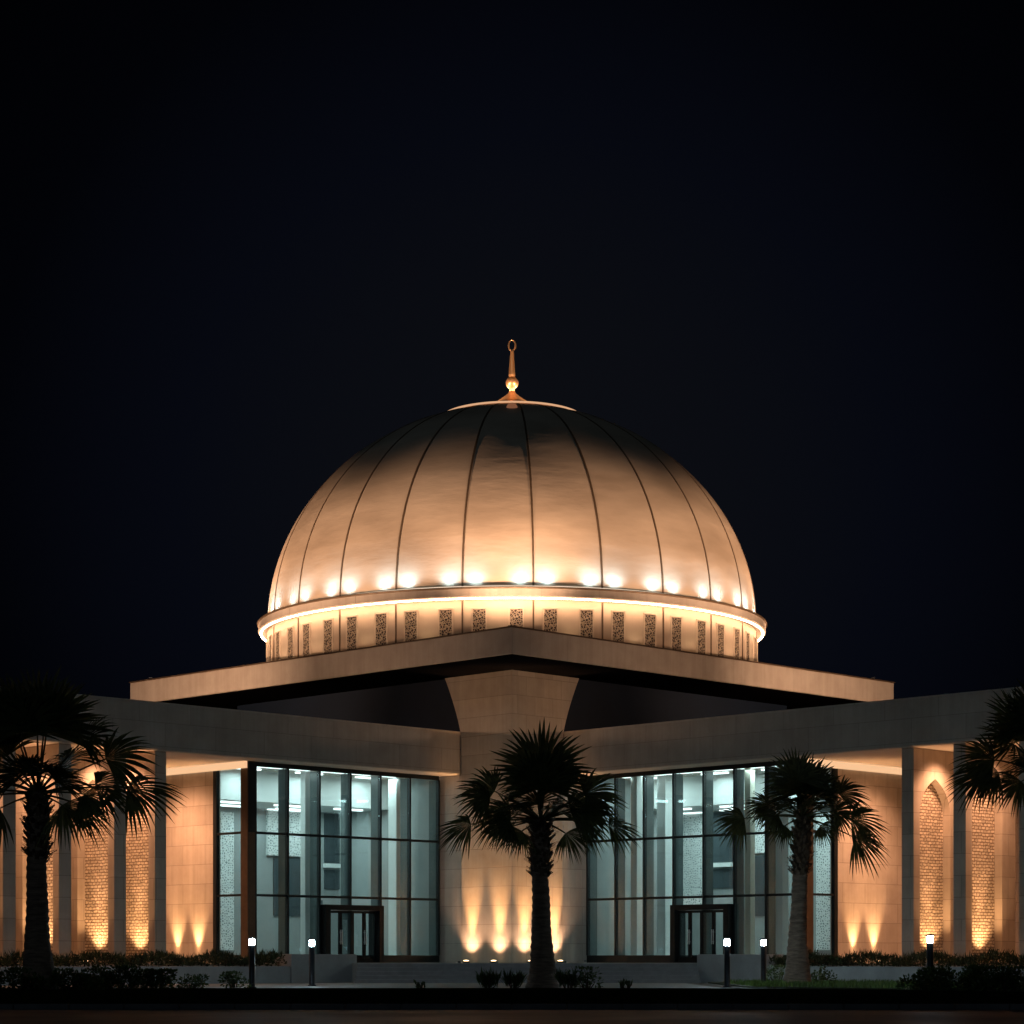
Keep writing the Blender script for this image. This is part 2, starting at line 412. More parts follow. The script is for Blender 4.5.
for i in range(N):
    xa, xb = -100 + 200*i/N, -100 + 200*(i+1)/N
    def far(xx): return 98.0 if xx < 7 else verge_back(xx) + max(6.0, 22 - 12*min(1, (xx-7)/6))
    fa = 98.0 if xa < 6.5 else verge_back(xa) + 7.0
    fb = 98.0 if xa < 6.5 else verge_back(xb) + 7.0
    g.quad([(xa, verge_back(xa), 0.008), (xb, verge_back(xb), 0.008), (xb, fb, 0.008), (xa, fa, 0.008)])
struct(g.build('footpath', M['paving']))
g = MB(); g.quad([(7.4,62.0,0.012),(60,55.0,0.012),(60,86,0.012),(7.4,86,0.012)])
g = MB()
lawn_pts = [(7.6, 73.2)]
for i in range(14):
    xx = 8.0 + i*1.6
    lawn_pts.append((xx, verge_back(xx) + 7.0))
lawn_pts += [(40, 62), (40, 90), (7.6, 88)]
g.prism(lawn_pts, 0.0, 0.05); struct(g.build('lawn', M['lawn']))
g = MB(); rr = random.Random(3)
def blade(g, x, y, z, h, w, lean=0.35, r=rr):
    a = r.uniform(0, 2*pi); b_ = r.uniform(0, 2*pi); l = r.uniform(0, lean)*h
    dx, dy = cos(a)*w/2, sin(a)*w/2
    tx, ty = x + cos(b_)*l, y + sin(b_)*l
    g.quad([(x-dx, y-dy, z), (x+dx, y+dy, z), ((x+tx)/2+dx*.7+0.2*(tx-x)*-.3, (y+ty)/2+dy*.7, z+h*.6), (tx, ty, z+h)])
for k in range(9000):
    xx = rr.uniform(7.8, 17.5); yy = rr.uniform(verge_back(xx)+7.2, 84)
    blade(g, xx, yy, 0.05, rr.uniform(0.07, 0.2), 0.03)
struct(g.build('grass', M['grassblade']), 'stuff')

# ------------------------------------------------------------------ the mosque
MQ = empty('mosque_building', (0, 108.2, 0))
tag(MQ, 'floodlit mosque with cream ribbed dome over stone wings and glass lobbies', 'mosque')
CY = 108.2
def mq(mb, name, mats, parent=None, bevel=0.0, world=True):
    """part whose mesh is written in world metres: shift into the building's frame"""
    par = parent or MQ
    o = mb.build(name, mats, par, bevel=bevel)
    if par is MQ: o.location = (0, -CY, 0)
    return o

# --- podium the building stands on
def wingpt(sg, u, v):
    # sg=+1: left wing, -1: right wing
    return (sg*(-PX0 - u*S2 + v*S2), PY0 - u*S2 - v*S2)
pod = [(-6.1, 89.85), (7.3, 89.85)]
r0 = wingpt(-1, 9.0, 1.0); l0 = wingpt(1, 8.4, 1.0)
poly = [(-6.1, 89.85), (7.3, 89.85), wingpt(-1, 9.2, 1.0), wingpt(-1, 40, 1.0), wingpt(-1, 40, -20), (0, 128), wingpt(1, 40, -20), wingpt(1, 40, 1.0), wingpt(1, 7.9, 1.0)]
g = MB(); g.prism(poly, 0.0, 0.78); mq(g, 'podium', M['stone_pale'])
# --- central block: dark clerestory walls
def sq(y0, half):  # diamond with its near corner at (0,y0)
    return [(0, y0), (half, y0+half), (0, y0+2*half), (-half, y0+half)]
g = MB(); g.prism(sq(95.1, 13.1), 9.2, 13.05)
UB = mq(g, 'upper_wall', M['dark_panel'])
g = MB(); g.prism(sq(95.1, 13.1), 0.78, 9.2); mq(g, 'central_wall', M['stone_pale'])

# --- corner pillar, flaring where it meets the roof slab
g = MB()
def pil_e(z):
    if z <= 10.3: return 2.16
    f = (z-10.3)/(13.05-10.3); return 2.16 + 0.74*f**1.35
zs = [0.78, 4.0, 8.0, 10.3] + [10.3 + 2.75*k/10 for k in range(1, 11)]
TH = 0.22
sect = []
for z in zs:
    e = pil_e(z); C = Vector((0, 95.1 - TH*sqrt(2)*0.999)); ring = []
    L = C + Vector((-e, e)); R = C + Vector((e, e))
    inn = TH*S2*0.98
    ring = [L, C, R, R + Vector((-inn, inn)), Vector((0, 95.1+0.02)), L + Vector((inn, inn))]
    sect.append([(p.x, p.y, z) for p in ring])
for i in range(len(zs)-1):
    for k in range(6):
        k2 = (k+1) % 6
        g.quad([sect[i][k], sect[i][k2], sect[i+1][k2], sect[i+1][k]])
g.quad(sect[0][::-1]); g.quad(sect[-1])
CP = mq(g, 'corner_pillar', M['stone'])
for sd_ in (-1, 1):      # strip of light grazing each edge of the pillar
    ex, ey = sd_*(2.16 + 0.10), 95.1 + 2.16 - 0.16
    g = MB(); g.box(ex - 0.06, ex + 0.06, ey - 0.06, ey + 0.06, 0.781, 0.85); mq(g, 'edge_uplight', M['bollard'], CP)
    lamp('SPOT', (ex, ey, 0.90), 260, (1.0, 0.48, 0.20), None, (ex - sd_*0.03, ey + 0.10, 4.6), spot_size=radians(26), spot_blend=0.8, shadow_soft_size=0.03)

# --- upper roof slab
g = MB(); g.prism(sq(90.0, 18.2), 13.052, 14.10)
SLAB = mq(g, 'roof_slab', M['fascia'], bevel=0.02)
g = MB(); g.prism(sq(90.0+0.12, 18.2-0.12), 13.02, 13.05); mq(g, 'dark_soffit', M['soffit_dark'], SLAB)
g = MB()   # metal coping along the visible edges
for s in (-1, 1):
    a = Vector((0, 89.93)); b_ = Vector((s*18.27, 108.2)); n = Vector((-s*S2, S2))*0.35
    g.prism([tuple(a), tuple(b_), tuple(b_ + n), tuple(a + Vector((0, 0.5)))], 14.103, 14.15)
mq(g, 'roof_coping', M['brown_frame'], SLAB)

# --- drum, ledge, dome
ROT = radians(-90) + radians(4.5)       # azimuth of the first rib, seen from the front
RD, RL, A, B = 11.6, 12.02, 11.58, 10.35
ZD0, ZL0, ZL1 = 14.10, 16.28, 16.70
g = MB(); g.lathe([(RD, ZD0), (RD, ZL0+0.05)], 144, (0, CY))
DRUM = mq(g, 'drum', M['drum'])
g = MB()
g.lathe([(RD-0.2, ZL0), (RL-0.10, ZL0), (RL, ZL0+0.06), (RL, ZL1-0.05), (RL-0.04, ZL1), (RD-0.2, ZL1)], 144, (0, CY), cap=False, smooth=False)
LEDGE = mq(g, 'ledge', M['fascia'])
g = MB(); g.lathe([(RL+0.004, ZL1-0.05), (RL+0.05, ZL1-0.045), (RL+0.05, ZL1+0.035), (RL-0.02, ZL1+0.04), (RL-0.02, ZL1+0.003)], 144, (0, CY), cap=False)
mq(g, 'ledge_rim', M['rib'], LEDGE)
g = MB(); g.lathe([(RL-0.16, ZL0-0.045), (RL-0.09, ZL0-0.045), (RL-0.09, ZL0-0.004), (RL-0.16, ZL0-0.004), (RL-0.16, ZL0-0.045)], 144, (0, CY), cap=False)
mq(g, 'led_line', M['led'], LEDGE)
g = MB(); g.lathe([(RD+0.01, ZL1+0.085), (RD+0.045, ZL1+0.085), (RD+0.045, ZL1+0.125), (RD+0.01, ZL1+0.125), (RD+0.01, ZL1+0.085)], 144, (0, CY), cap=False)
mq(g, 'base_glow_line', M['baseglow'], LEDGE)
prof = []
for k in range(49):
    a = (pi/2)*k/48*0.995
    prof.append((A*cos(a), ZL1 + B*sin(a)))
g = MB(); g.lathe(prof, 192, (0, CY), cap=False)
DOME = mq(g, 'dome', M['dome'])
def rib_mesh():
    g = MB()
    pts = []
    for k in range(45):
        a = (pi/2)*(k/44)*0.86
        nr = Vector((cos(a)/A, sin(a)/B)).normalized()
        pts.append((A*cos(a), B*sin(a), nr))
    w = 0.042
    for i in range(len(pts)-1):
        (r0, z0, n0), (r1, z1, n1) = pts[i], pts[i+1]
        h = 0.022
        o0 = (r0 + n0.x*h, z0 + n0.y*h); o1 = (r1 + n1.x*h, z1 + n1.y*h)
        i0 = (r0 - n0.x*.05, z0 - n0.y*.05); i1 = (r1 - n1.x*.05, z1 - n1.y*.05)
        g.quad([(o0[0], -w, o0[1]), (o0[0], w, o0[1]), (o1[0], w, o1[1]), (o1[0], -w, o1[1])])
        g.quad([(i0[0], -w, i0[1]), (o0[0], -w, o0[1]), (o1[0], -w, o1[1]), (i1[0], -w, i1[1])])
        g.quad([(o0[0], w, o0[1]), (i0[0], w, i0[1]), (i1[0], w, i1[1]), (o1[0], w, o1[1])])
    return g
rib0 = rib_mesh().build('rib', M['rib'], DOME, (0, CY, ZL1), ROT)
# drum seams, windows and dome floodlights: one each, then copies
g = MB(); g.box(RD-0.02, RD+0.03, -0.035, 0.035, ZD0, ZL0-0.06)
seam0 = g.build('seam', M['rib'], DRUM, (0, CY, 0), ROT)
g = MB()
wz0, wz1, ww = 14.35, 15.84, 0.27
g.box(RD-0.05, RD+0.05, -ww-0.06, -ww, wz0-0.06, wz1+0.06, 0); g.box(RD-0.05, RD+0.05, ww, ww+0.06, wz0-0.06, wz1+0.06, 0)
g.box(RD-0.05, RD+0.05, -ww, ww, wz1, wz1+0.06, 0); g.box(RD-0.05, RD+0.05, -ww, ww, wz0-0.06, wz0, 0)
g.box(RD-0.05, RD+0.015, -ww, ww, wz0, wz1, 1)
win0 = g.build('window', [M['trim'], M['drum_lattice']], DRUM, (0, CY, 0), ROT + radians(3.6))
g = MB()
FR = RD + 0.16
g.box(FR-0.06, FR+0.06, -0.08, 0.08, ZL1+0.003, ZL1+0.05, 0)
g.box(FR-0.04, FR+0.04, -0.06, 0.06, ZL1+0.05, ZL1+0.056, 1)
fl0 = g.build('floodlight', [M['bollard'], M['lamp_white']], LEDGE, (0, CY, 0), ROT + radians(3.0))
fdat = bpy.data.lights.new('dome_lamp', 'SPOT'); fdat.energy = 32; fdat.color = (0.60, 0.86, 1.0); fdat.spot_size = radians(150); fdat.spot_blend = 1.0; fdat.shadow_soft_size = 0.06
gdat = bpy.data.lights.new('dome_wash', 'SPOT'); gdat.energy = 120; gdat.color = (1.0, 0.66, 0.38); gdat.spot_size = radians(120); gdat.spot_blend = 1.0; gdat.shadow_soft_size = 0.15
def beams(p, n, dist, base, colour, w=1.0):
    """the three lenses of one wall uplight: p is the lamp, n points to the wall, dist metres away"""
    for h, pw, ang in ((0.9, 20, 48), (1.9, 110, 36), (3.6, 480, 28), (7.5, 3000, 28)):
        k = dist/0.4
        lamp('SPOT', p, pw*base*(0.6 + 0.4*k), colour, None, p + n*dist + Vector((0, 0, h)), spot_size=radians(ang*w*1.2), spot_blend=1.0, shadow_soft_size=0.04)
hdat = bpy.data.lights.new('dome_halo', 'SPOT'); hdat.energy = 90; hdat.color = (0.50, 0.80, 1.0); hdat.spot_size = radians(150); hdat.spot_blend = 1.0; hdat.shadow_soft_size = 0.08
def put_light(dat, ang, r, z, tr, tz):
    o = bpy.data.objects.new('lamp_light', dat); COL.objects.link(o)
    p = Vector((r*cos(ang), CY + r*sin(ang), z)); t = Vector((tr*cos(ang), CY + tr*sin(ang), tz))
    o.location = p; o.rotation_euler = (t - p).to_track_quat('-Z', 'Y').to_euler(); return o
for k in range(24):
    a = ROT + radians(15*k)
    if k:
        for src in (rib0, seam0):
            c = src.copy(); COL.objects.link(c); c.parent = src.parent; c.rotation_euler = (0, 0, a)
    for s in (-1, 1):
        if not (k == 0 and s == 1):
            c = win0.copy(); COL.objects.link(c); c.parent = DRUM; c.rotation_euler = (0, 0, a + s*radians(3.6))
            c = fl0.copy(); COL.objects.link(c); c.parent = LEDGE; c.rotation_euler = (0, 0, a + s*radians(3.0))
        put_light(fdat, a + s*radians(3.0), FR + 0.11, ZL1 + 0.08, FR - 0.03, ZL1 + 2.0)
        put_light(hdat, a + s*radians(2.6), RL - 0.04, ZL1 + 0.10, RL - 0.25, ZL1 + 2.0)
    # small warm lamp at the foot of the drum
    put_light(gdat, a + radians(7.5), RD + 0.5, ZD0 + 0.25, RD - 0.1, ZD0 + 2.4)
gdat.energy = 13

# floodlights standing on the corners of the roof slab, washing the dome; the front one is added, unseen
ffix = None
for (x, y, dz, pw) in ((-17.2, 108.2, 0.55, 5600), (17.2, 108.2, 0.55, 5600), (0.0, 91.35, 0.30, 4600)):
    g = MB()
    d = Vector((0 - x, CY - y)).normalized()
    g.tube([(0, 0, 0), (0, 0, 0.10)], 0.03, 8)
    g.box(-0.16, 0.16, -0.07, 0.07, 0.09, 0.26)
    g.box(-0.14, 0.14, 0.071, 0.08, 0.11, 0.24, 0)
    o = g.build('floodlight', [M['bollard'], M['lamp_white']], SLAB, (x, y, 14.10), math.atan2(d.y, d.x) - pi/2)
    lamp('SPOT', (x + d.x*0.3, y - CY + d.y*0.3, 14.10 + 0.22), pw, SOFTWARM, MQ, None, spot_size=radians(84), spot_blend=0.7, shadow_soft_size=0.25)
    lo = bpy.data.objects[-1] if False else None
for o in list(bpy.data.objects):
    if o.type == 'LIGHT' and o.parent is MQ:
        p = o.location; t = Vector((0, 0, 20.5)); t = p + Vector((-p.x, -p.y, 0)).normalized()*10 + Vector((0, 0, 12.0))
        o.rotation_euler = (t - p).to_track_quat('-Z', 'Y').to_euler()

# --- copper cap and finial
ZT = ZL1 + B
g = MB()
def dz(r): return ZL1 + B*sqrt(max(0, 1-(r/A)**2))
g.lathe([(3.25, dz(3.25)-0.02), (3.28, dz(3.25)+0.10), (2.2, dz(2.2)+0.16), (1.5, dz(1.5)+0.16), (1.15, dz(1.1)+0.26), (0.72, dz(0.5)+0.46), (0.40, ZT+0.68), (0.20, ZT+0.84), (0.14, ZT+0.95)], 48, (0, CY), cap=True)
CAP = mq(g, 'copper_cap', M['gold'])
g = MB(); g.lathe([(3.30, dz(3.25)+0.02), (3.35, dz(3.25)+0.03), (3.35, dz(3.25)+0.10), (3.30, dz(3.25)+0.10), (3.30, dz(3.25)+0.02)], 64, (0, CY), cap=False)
mq(g, 'glowing_rim', M['rimglow'], CAP)
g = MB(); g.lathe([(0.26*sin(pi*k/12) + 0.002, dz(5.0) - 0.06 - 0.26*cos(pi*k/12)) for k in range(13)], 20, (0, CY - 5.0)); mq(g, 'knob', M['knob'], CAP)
g = MB()
zf = ZT + 0.93
pr = [(0.14, zf), (0.13, zf+0.10)]
bc, br_ = zf + 0.42, 0.30
for k in range(1, 12):
    a = -pi/2 + pi*k/12*1.0
    if br_*cos(a) > 0.13: pr.append((br_*cos(a), bc + br_*sin(a)))
pr += [(0.13, bc+0.31), (0.17, bc+0.36), (0.15, bc+0.42), (0.085, zf+1.90), (0.10, zf+1.94), (0.05, zf+1.98)]
g.lathe(pr, 24, (0, CY))
FIN = mq(g, 'finial', M['gold'])
g = MB()
rc = zf + 2.22; pts = []
n = 28; tv = len(g.v)
for k in range(n):
    a = 2*pi*k/n
    cx, cz = 0.165*sin(a), 0.25*cos(a)
    th = 0.035 + 0.02*(1 - cos(a))/2
    for q in range(8):
        b_ = 2*pi*q/8
        g.v.append((cx + th*cos(b_)*sin(a), CY + th*sin(b_), rc + cz + th*cos(b_)*cos(a)))
for k in range(n):
    for q in range(8):
        k2, q2 = (k+1) % n, (q+1) % 8
        g.f.append((k*8+q, k2*8+q, k2*8+q2, k*8+q2)); g.m.append(0); g.sm.append(True)
mq(g, 'finial_ring', M['gold'], FIN)
for k in range(4):  # added unseen lamps around the cap to light the finial
    a = radians(45 + 90*k)
    lamp('SPOT', (1.9*cos(a), CY + 1.9*sin(a), ZT + 0.35), 520, SOFTWARM, None, (0, CY, ZT + 1.9), spot_size=radians(100), spot_blend=0.8, shadow_soft_size=0.05)

# ------------------------------------------------------------------ the wings
ZF = 8.87; ZP = 10.67      # underside and top of the wing roof
VG = -1.28                 # glass line
SHUT = 30.4; DOMEW = 21500
def wing(sg, uglass0, uglass1, nbay, ret, piers, cols, feats, door):
    side = 'left' if sg > 0 else 'right'
    base = (sg*-PX0, PY0 - CY, 0)
    rz = radians(225) if sg > 0 else radians(135)
    def P(mb, name, mats, parent=None, bevel=0.0):
        if parent is None: return mb.build(name, mats, MQ, base, rz, bevel)
        return mb.build(name, mats, parent, bevel=bevel)
    def bx(mb, u0, u1, v0, v1, z0, z1, mi=0): mb.box(sg*u0, sg*u1, v0, v1, z0, z1, mi)
    def wpt(u, v, z):
        x, y = wingpt(sg, u, v); return Vector((x, y, z))
    def u_at(px, v):
        # u where the ray through pixel column px meets the plane v
        k = (px-512)/FPX*(-sg)
        # X = -(PX0) - u*S2 + v*S2 (mirrored), Y = PY0 - u*S2 - v*S2 ; X = -k*Y
        return (k*(PY0 - v*S2) - PX0 + v*S2)/(S2*(1 + k))
    def zpx(py, px, v):
        u = u_at(px, v); return EYE + (HOR-py)*wpt(u, v, 0).y/FPX
    # wing roof with its deep stone parapet
    g = MB(); bx(g, 0.01, 42, -14, 0, ZF, ZP - 0.06)
    WR = P(g, 'wing_roof', M['stone_parapet'], bevel=0.015)
    g = MB(); bx(g, 0.012, 42, -0.28, 0.035, ZP-0.057, ZP); P(g, 'parapet_coping', M['stone_pale'], WR)
    g = MB(); bx(g, 0.012, 42, -13.9, -0.05, ZF-0.03, ZF-0.003); P(g, 'soffit', M['plaster'], WR)
    zs = ZF - 0.03
    # return stone wall at the end of the lobby, running back from the glass
    g = MB(); bx(g, uglass1 - 0.35, uglass1, -14, VG - ret, 0.78, zs - 0.002); P(g, 'side_wall', M['stone'])
    # glowing band, in place of a lit soffit drop, along the top of that wall
    g = MB(); bx(g, uglass1 + 0.02, uglass1 + 0.16, -8.5, VG + 0.1, zs - 0.28, zs - 0.004); P(g, 'soffit_glow_band', M['soffit_glow'], WR)
    # glazed wall: mullions, transoms, panes
    z0, z1 = 1.10, zs - 0.003
    GWm = MB(); bx(GWm, uglass0 - 0.02, uglass1 - 0.45, VG - 0.10, VG + 0.06, 0.78, z0)
    GW = P(GWm, 'glass_wall', M['frame'])
    g = MB(); bx(g, uglass0 - 0.02, uglass1 - 0.45, VG - 0.08, VG + 0.04, z1 - 0.18, z1); P(g, 'head_rail', M['frame'], GW)
    ue = uglass1 - 0.45; bw = (ue - uglass0)/nbay
    tz = (3.50, 6.00)
    for k in range(nbay + 1):
        u = uglass0 + bw*k
        g = MB(); bx(g, u - 0.04, u + 0.04, VG - 0.10, VG + 0.07, z0 + 0.002, z1 - 0.182); P(g, 'mullion', M['frame'], GW)
        g = MB(); bx(g, u - 0.03, u + 0.03, VG - 0.55, VG - 0.102, 0.905, z1 - 0.182); P(g, 'glazing_fin', M['fin'], GW)
    dk0, dk1 = door
    for z in tz:
        g = MB(); bx(g, uglass0 + 0.05, ue - 0.05, VG - 0.09, VG + 0.045, z - 0.05, z + 0.05); P(g, 'transom', M['frame'], GW)
    for k in range(nbay):
        u = uglass0 + bw*k
        zz = [z0, 3.50, 6.00, z1 - 0.18]
        for q in range(3):
            if q == 0 and dk0 <= k < dk1: continue
            g = MB(); bx(g, u + 0.05, u + bw - 0.05, VG - 0.015, VG + 0.005, zz[q] + (0.053 if q else 0.003), zz[q+1] - (0.053 if q < 2 else 0.003)); P(g, 'pane', M['glass'], GW)
    # corner post and the glazed return
    g = MB(); bx(g, ue + 0.06, uglass1, VG - 0.35, VG + 0.10, 0.78, z1, 0)
    P(g, 'corner_post', M['brown_frame'], GW)
    g = MB(); bx(g, ue + 0.06, uglass1 - 0.02, VG + 0.102, VG + 0.13, 6.0, z1 - 0.05, 0); P(g, 'corner_panel', M['frame'], GW)
    RGm = MB(); bx(RGm, uglass1 - 0.16, uglass1, VG - ret, VG - ret + 0.22, 0.78, z1); bx(RGm, uglass1 - 0.16, uglass1, VG - ret + 0.22, VG - 0.36, 0.78, z0); bx(RGm, uglass1 - 0.16, uglass1, VG - ret + 0.22, VG - 0.36, z1 - 0.18, z1)
    for z in tz: bx(RGm, uglass1 - 0.14, uglass1 - 0.02, VG - ret + 0.22, VG - 0.36, z - 0.045, z + 0.045)
    RG = P(RGm, 'return_glass', M['frame'])
    zz = [z0, 3.5, 6.0, z1 - 0.18]
    for q in range(3):
        g = MB(); bx(g, uglass1 - 0.09, uglass1 - 0.07, VG - ret + 0.223, VG - 0.363, zz[q] + (0.048 if q else 0.003), zz[q+1] - (0.048 if q < 2 else 0.003)); P(g, 'pane', M['glass'], RG)
    # entrance portal with two double leaves
    ua, ub = uglass0 + bw*dk0 + 0.08, uglass0 + bw*dk1 - 0.08
    dv = VG + 0.35; dtop = 3.30
    g = MB(); bx(g, ua, ua + 0.26, VG - 0.35, dv, 0.79, dtop - 0.12); bx(g, ub - 0.26, ub, VG - 0.35, dv, 0.79, dtop - 0.12); bx(g, ua + 0.26, ub - 0.26, VG - 0.35, dv, dtop - 0.34, dtop - 0.12)
    DP = P(g, 'entrance_door', M['black'], bevel=0.01)
    nl = 4; lw = (ub - ua - 0.56)/nl
    for q in range(nl):
        l0 = ua + 0.28 + lw*q; v0 = dv - 0.25
        g = MB(); fw = 0.085
        bx(g, l0 + .004, l0 + fw, v0, v0 + 0.06, 0.80, dtop - 0.36); bx(g, l0 + lw - fw, l0 + lw - .004, v0, v0 + 0.06, 0.80, dtop - 0.36)
        bx(g, l0 + fw, l0 + lw - fw, v0, v0 + 0.06, dtop - 0.46, dtop - 0.36); bx(g, l0 + fw, l0 + lw - fw, v0, v0 + 0.06, 0.80, 1.0)
        bx(g, l0 + fw, l0 + lw - fw, v0 + 0.02, v0 + 0.04, 1.0, dtop - 0.46, 1)
        P(g, 'door_leaf', [M['black'], M['glass']], DP)
        hu = l0 + lw - fw/2 if q % 2 == 0 else l0 + fw/2
        g = MB(); g.tube([(sg*hu, v0 + 0.12, 1.55), (sg*hu, v0 + 0.12, 2.15)], 0.018, 8)
        g.tube([(sg*hu, v0 + 0.05, 1.65), (sg*hu, v0 + 0.12, 1.65)], 0.012, 6); g.tube([(sg*hu, v0 + 0.05, 2.05), (sg*hu, v0 + 0.12, 2.05)], 0.012, 6)
        P(g, 'handle', M['white'], DP)
    # lobby shell
    VB = -8.0; vl = -4.6
    g = MB(); bx(g, 0.01, uglass1 - 0.36, VB, VG - 0.1, 0.785, 0.90); P(g, 'lobby_floor', M['lobby_floor'])
    g = MB(); bx(g, 0.01, uglass1 - 0.36, VB - 0.3, VB, 0.9, zs - 0.003); bx(g, uglass1 - 0.42, uglass1 - 0.36, VB, VG - ret - 0.05, 0.9, zs - 0.003)
    bx(g, 0.012, 0.05, VB, VG - 0.3, 0.9, zs - 0.003)
    LW = P(g, 'lobby_wall', M['lobbywall'])
    g = MB(); bx(g, 0.06, uglass1 - 0.45, VB + 0.003, vl, 7.55, zs - 0.004)
    LC = P(g, 'lobby_ceiling', M['white'])
    # light strips: on the high soffit near the glass and in the lowered ceiling
    n = nbay - 1
    strips = []
    for k in range(n):
        u = uglass0 + bw*(k + 1) + (0.1 if k % 2 else -0.1)
        strips.append((u - 0.62, u + 0.62, -2.55, zs)); 
        if k % 2 == 0: strips.append((u - 0.5, u + 0.9, -3.8, zs))
        strips.append((u - 0.8, u + 0.75, -7.1 if k % 2 else -5.4, 7.55))
    for (a, b2, v, z) in strips:
        g = MB(); bx(g, a, b2, v - 0.09, v + 0.09, z - 0.075, z - 0.004); P(g, 'light_strip', M['strip'], LC)
    for k in range(0, nbay - 1, 2):
        u = uglass0 + bw*(k + 1)
        p = wpt(u, -3.2, zs - 0.14); lo = lamp('AREA', p, 84, COOL, None, p + Vector((0, 0, -1)), shape='RECTANGLE', size=1.7, size_y=1.5)
        p = wpt(u, -6.3, 7.40); lo = lamp('AREA', p, 84, COOL, None, p + Vector((0, 0, -1)), shape='RECTANGLE', size=1.7, size_y=1.5)
    # columns inside the lobby
    for (xa, xb, v, mk) in cols:
        ua_, ub_ = sorted((u_at(xa, v), u_at(xb, v)))
        w = (ub_ - ua_)*0.62
        uc = (ua_ + ub_)/2
        g = MB(); bx(g, uc - w/2, uc + w/2, v - w/2, v + w/2, 0.9, zs - 0.004); bx(g, uc - w/2 - .05, uc + w/2 + .05, v - w/2 - .05, v + w/2 + .05, 0.901, 1.1)
        P(g, 'lobby_column', M[mk], bevel=0.015)
    # screens, niches, shelves on the back wall
    for (nm, mk, xa, xb, ya, yb) in feats:
        d = {'lobby_lattice': 0.14, 'slate': 0.05, 'teal': 0.03, 'white': 0.22, 'strip': 0.2}[mk]
        ua_, ub_ = sorted((u_at(xa, VB), u_at(xb, VB)))
        zt, zb = zpx(ya, (xa+xb)/2, VB), zpx(yb, (xa+xb)/2, VB)
        zt = min(zt, 7.5); zb = max(zb, 0.91)
        g = MB(); bx(g, ua_, ub_, VB + 0.002, VB + d, zb, zt); P(g, nm, M[mk], LW)
    # piers with arched niches carved in their flank
    PT, PD = 0.53, 3.3
    for i, u in enumerate(piers):
        g = MB()
        ua_, ub_ = u, u + PT                  # end face between ua_ and ub_; the niche is in the ub_ flank
        vf, vb = -0.15, -PD - 0.15
        zb, zt = 0.78, zs - 0.004
        s0, s1 = 0.40, 2.40; apex, spring = 7.72, 6.35; rec = 0.36
        va, vb2 = vf - s0, vf - s1; vm = (va + vb2)/2
        arch = [(va, zb)]
        K = 12
        for k in range(K + 1):       # left half of a pointed arch
            f = k/K
            a = f*radians(62)
            # arc centred on the opposite side
            Rr = (s1 - s0)/2/(1 - cos(radians(62)))
            yy = (s1 - s0)/2 - Rr*(1 - cos(a))
            zz_ = spring + (apex - spring)*sin(a)/sin(radians(62))
            arch.append((vm + yy, zz_))
        left = arch[:]                                     # va side up to the apex
        right = [(2*vm - p[0], p[1]) for p in reversed(left[:-1])]
        full = left + right
        def pt(u_, v_, z_): return (sg*u_, v_, z_)
        # flank around the niche
        def q(pts): g.quad(pts if sg > 0 else pts[::-1])
        q([pt(ub_, vf, zb), pt(ub_, va, zb), pt(ub_, va, zt), pt(ub_, vf, zt)])
        q([pt(ub_, vb2, zb), pt(ub_, vb, zb), pt(ub_, vb, zt), pt(ub_, vb2, zt)])
        up = full[1:-1]
        for k in range(len(up) - 1):
            (v_a, z_a), (v_b, z_b) = up[k], up[k+1]
            q([pt(ub_, v_a, z_a), pt(ub_, v_b, z_b), pt(ub_, v_b, zt), pt(ub_, v_a, zt)])
        for k in range(len(full) - 1):
            (v_a, z_a), (v_b, z_b) = full[k], full[k+1]
            q([pt(ub_, v_b, z_b), pt(ub_, v_a, z_a), pt(ub_ - rec, v_a, z_a), pt(ub_ - rec, v_b, z_b)])
        # end, back, far flank and top
        q([pt(ua_, vf, zb), pt(ub_, vf, zb), pt(ub_, vf, zt), pt(ua_, vf, zt)])
        q([pt(ub_, vb, zb), pt(ua_, vb, zb), pt(ua_, vb, zt), pt(ub_, vb, zt)])
        q([pt(ua_, vb, zb), pt(ua_, vf, zb), pt(ua_, vf, zt), pt(ua_, vb, zt)])
        PI_ = P(g, 'pier', M['stone'])
        # pierced screen closing the niche
        g = MB(); b0 = len(g.v); nn = len(full)
        ring0 = [pt(ub_ - rec + 0.02, v_, z_) for v_, z_ in full]
        ring1 = [pt(ub_ - rec - 0.06, v_, z_) for v_, z_ in full]
        g.quad(ring0); g.quad(ring1[::-1])
        P(g, 'carved_screen', M['carved'], PI_)
        # uplight at the foot of the niche
        g = MB(); uc = ub_ + 0.30; g.box(sg*(uc - 0.1), sg*(uc + 0.1), vm - 0.1, vm + 0.1, 0.781, 0.86, 0); g.box(sg*(uc - 0.07), sg*(uc + 0.07), vm - 0.07, vm + 0.07, 0.86, 0.872, 1)
        P(g, 'uplight', [M['bollard'], M['lamp_warm']], PI_)
        p = wpt(uc - 0.05, vm, 0.92)
        lamp('SPOT', p, 620, WARM, None, wpt(ub_ - 0.2, vm, 3.2), spot_size=radians(95), spot_blend=1.0, shadow_soft_size=0.05)
        # added unseen lamp under the soffit, evening the light on the flank
        p = wpt(ub_ + 1.0, vm, zs - 0.12)
        lamp('SPOT', wpt(uc - 0.02, vm, 0.93), 1500, (1.0, 0.52, 0.26), None, wpt(ub_ - 0.25, vm, 6.6), spot_size=radians(34), spot_blend=1.0, shadow_soft_size=0.05)
        lamp('SPOT', p, 1050, (1.0, 0.49, 0.27), None, wpt(ub_ - 0.2, vm, 2.2), spot_size=radians(118), spot_blend=1.0, shadow_soft_size=0.25)
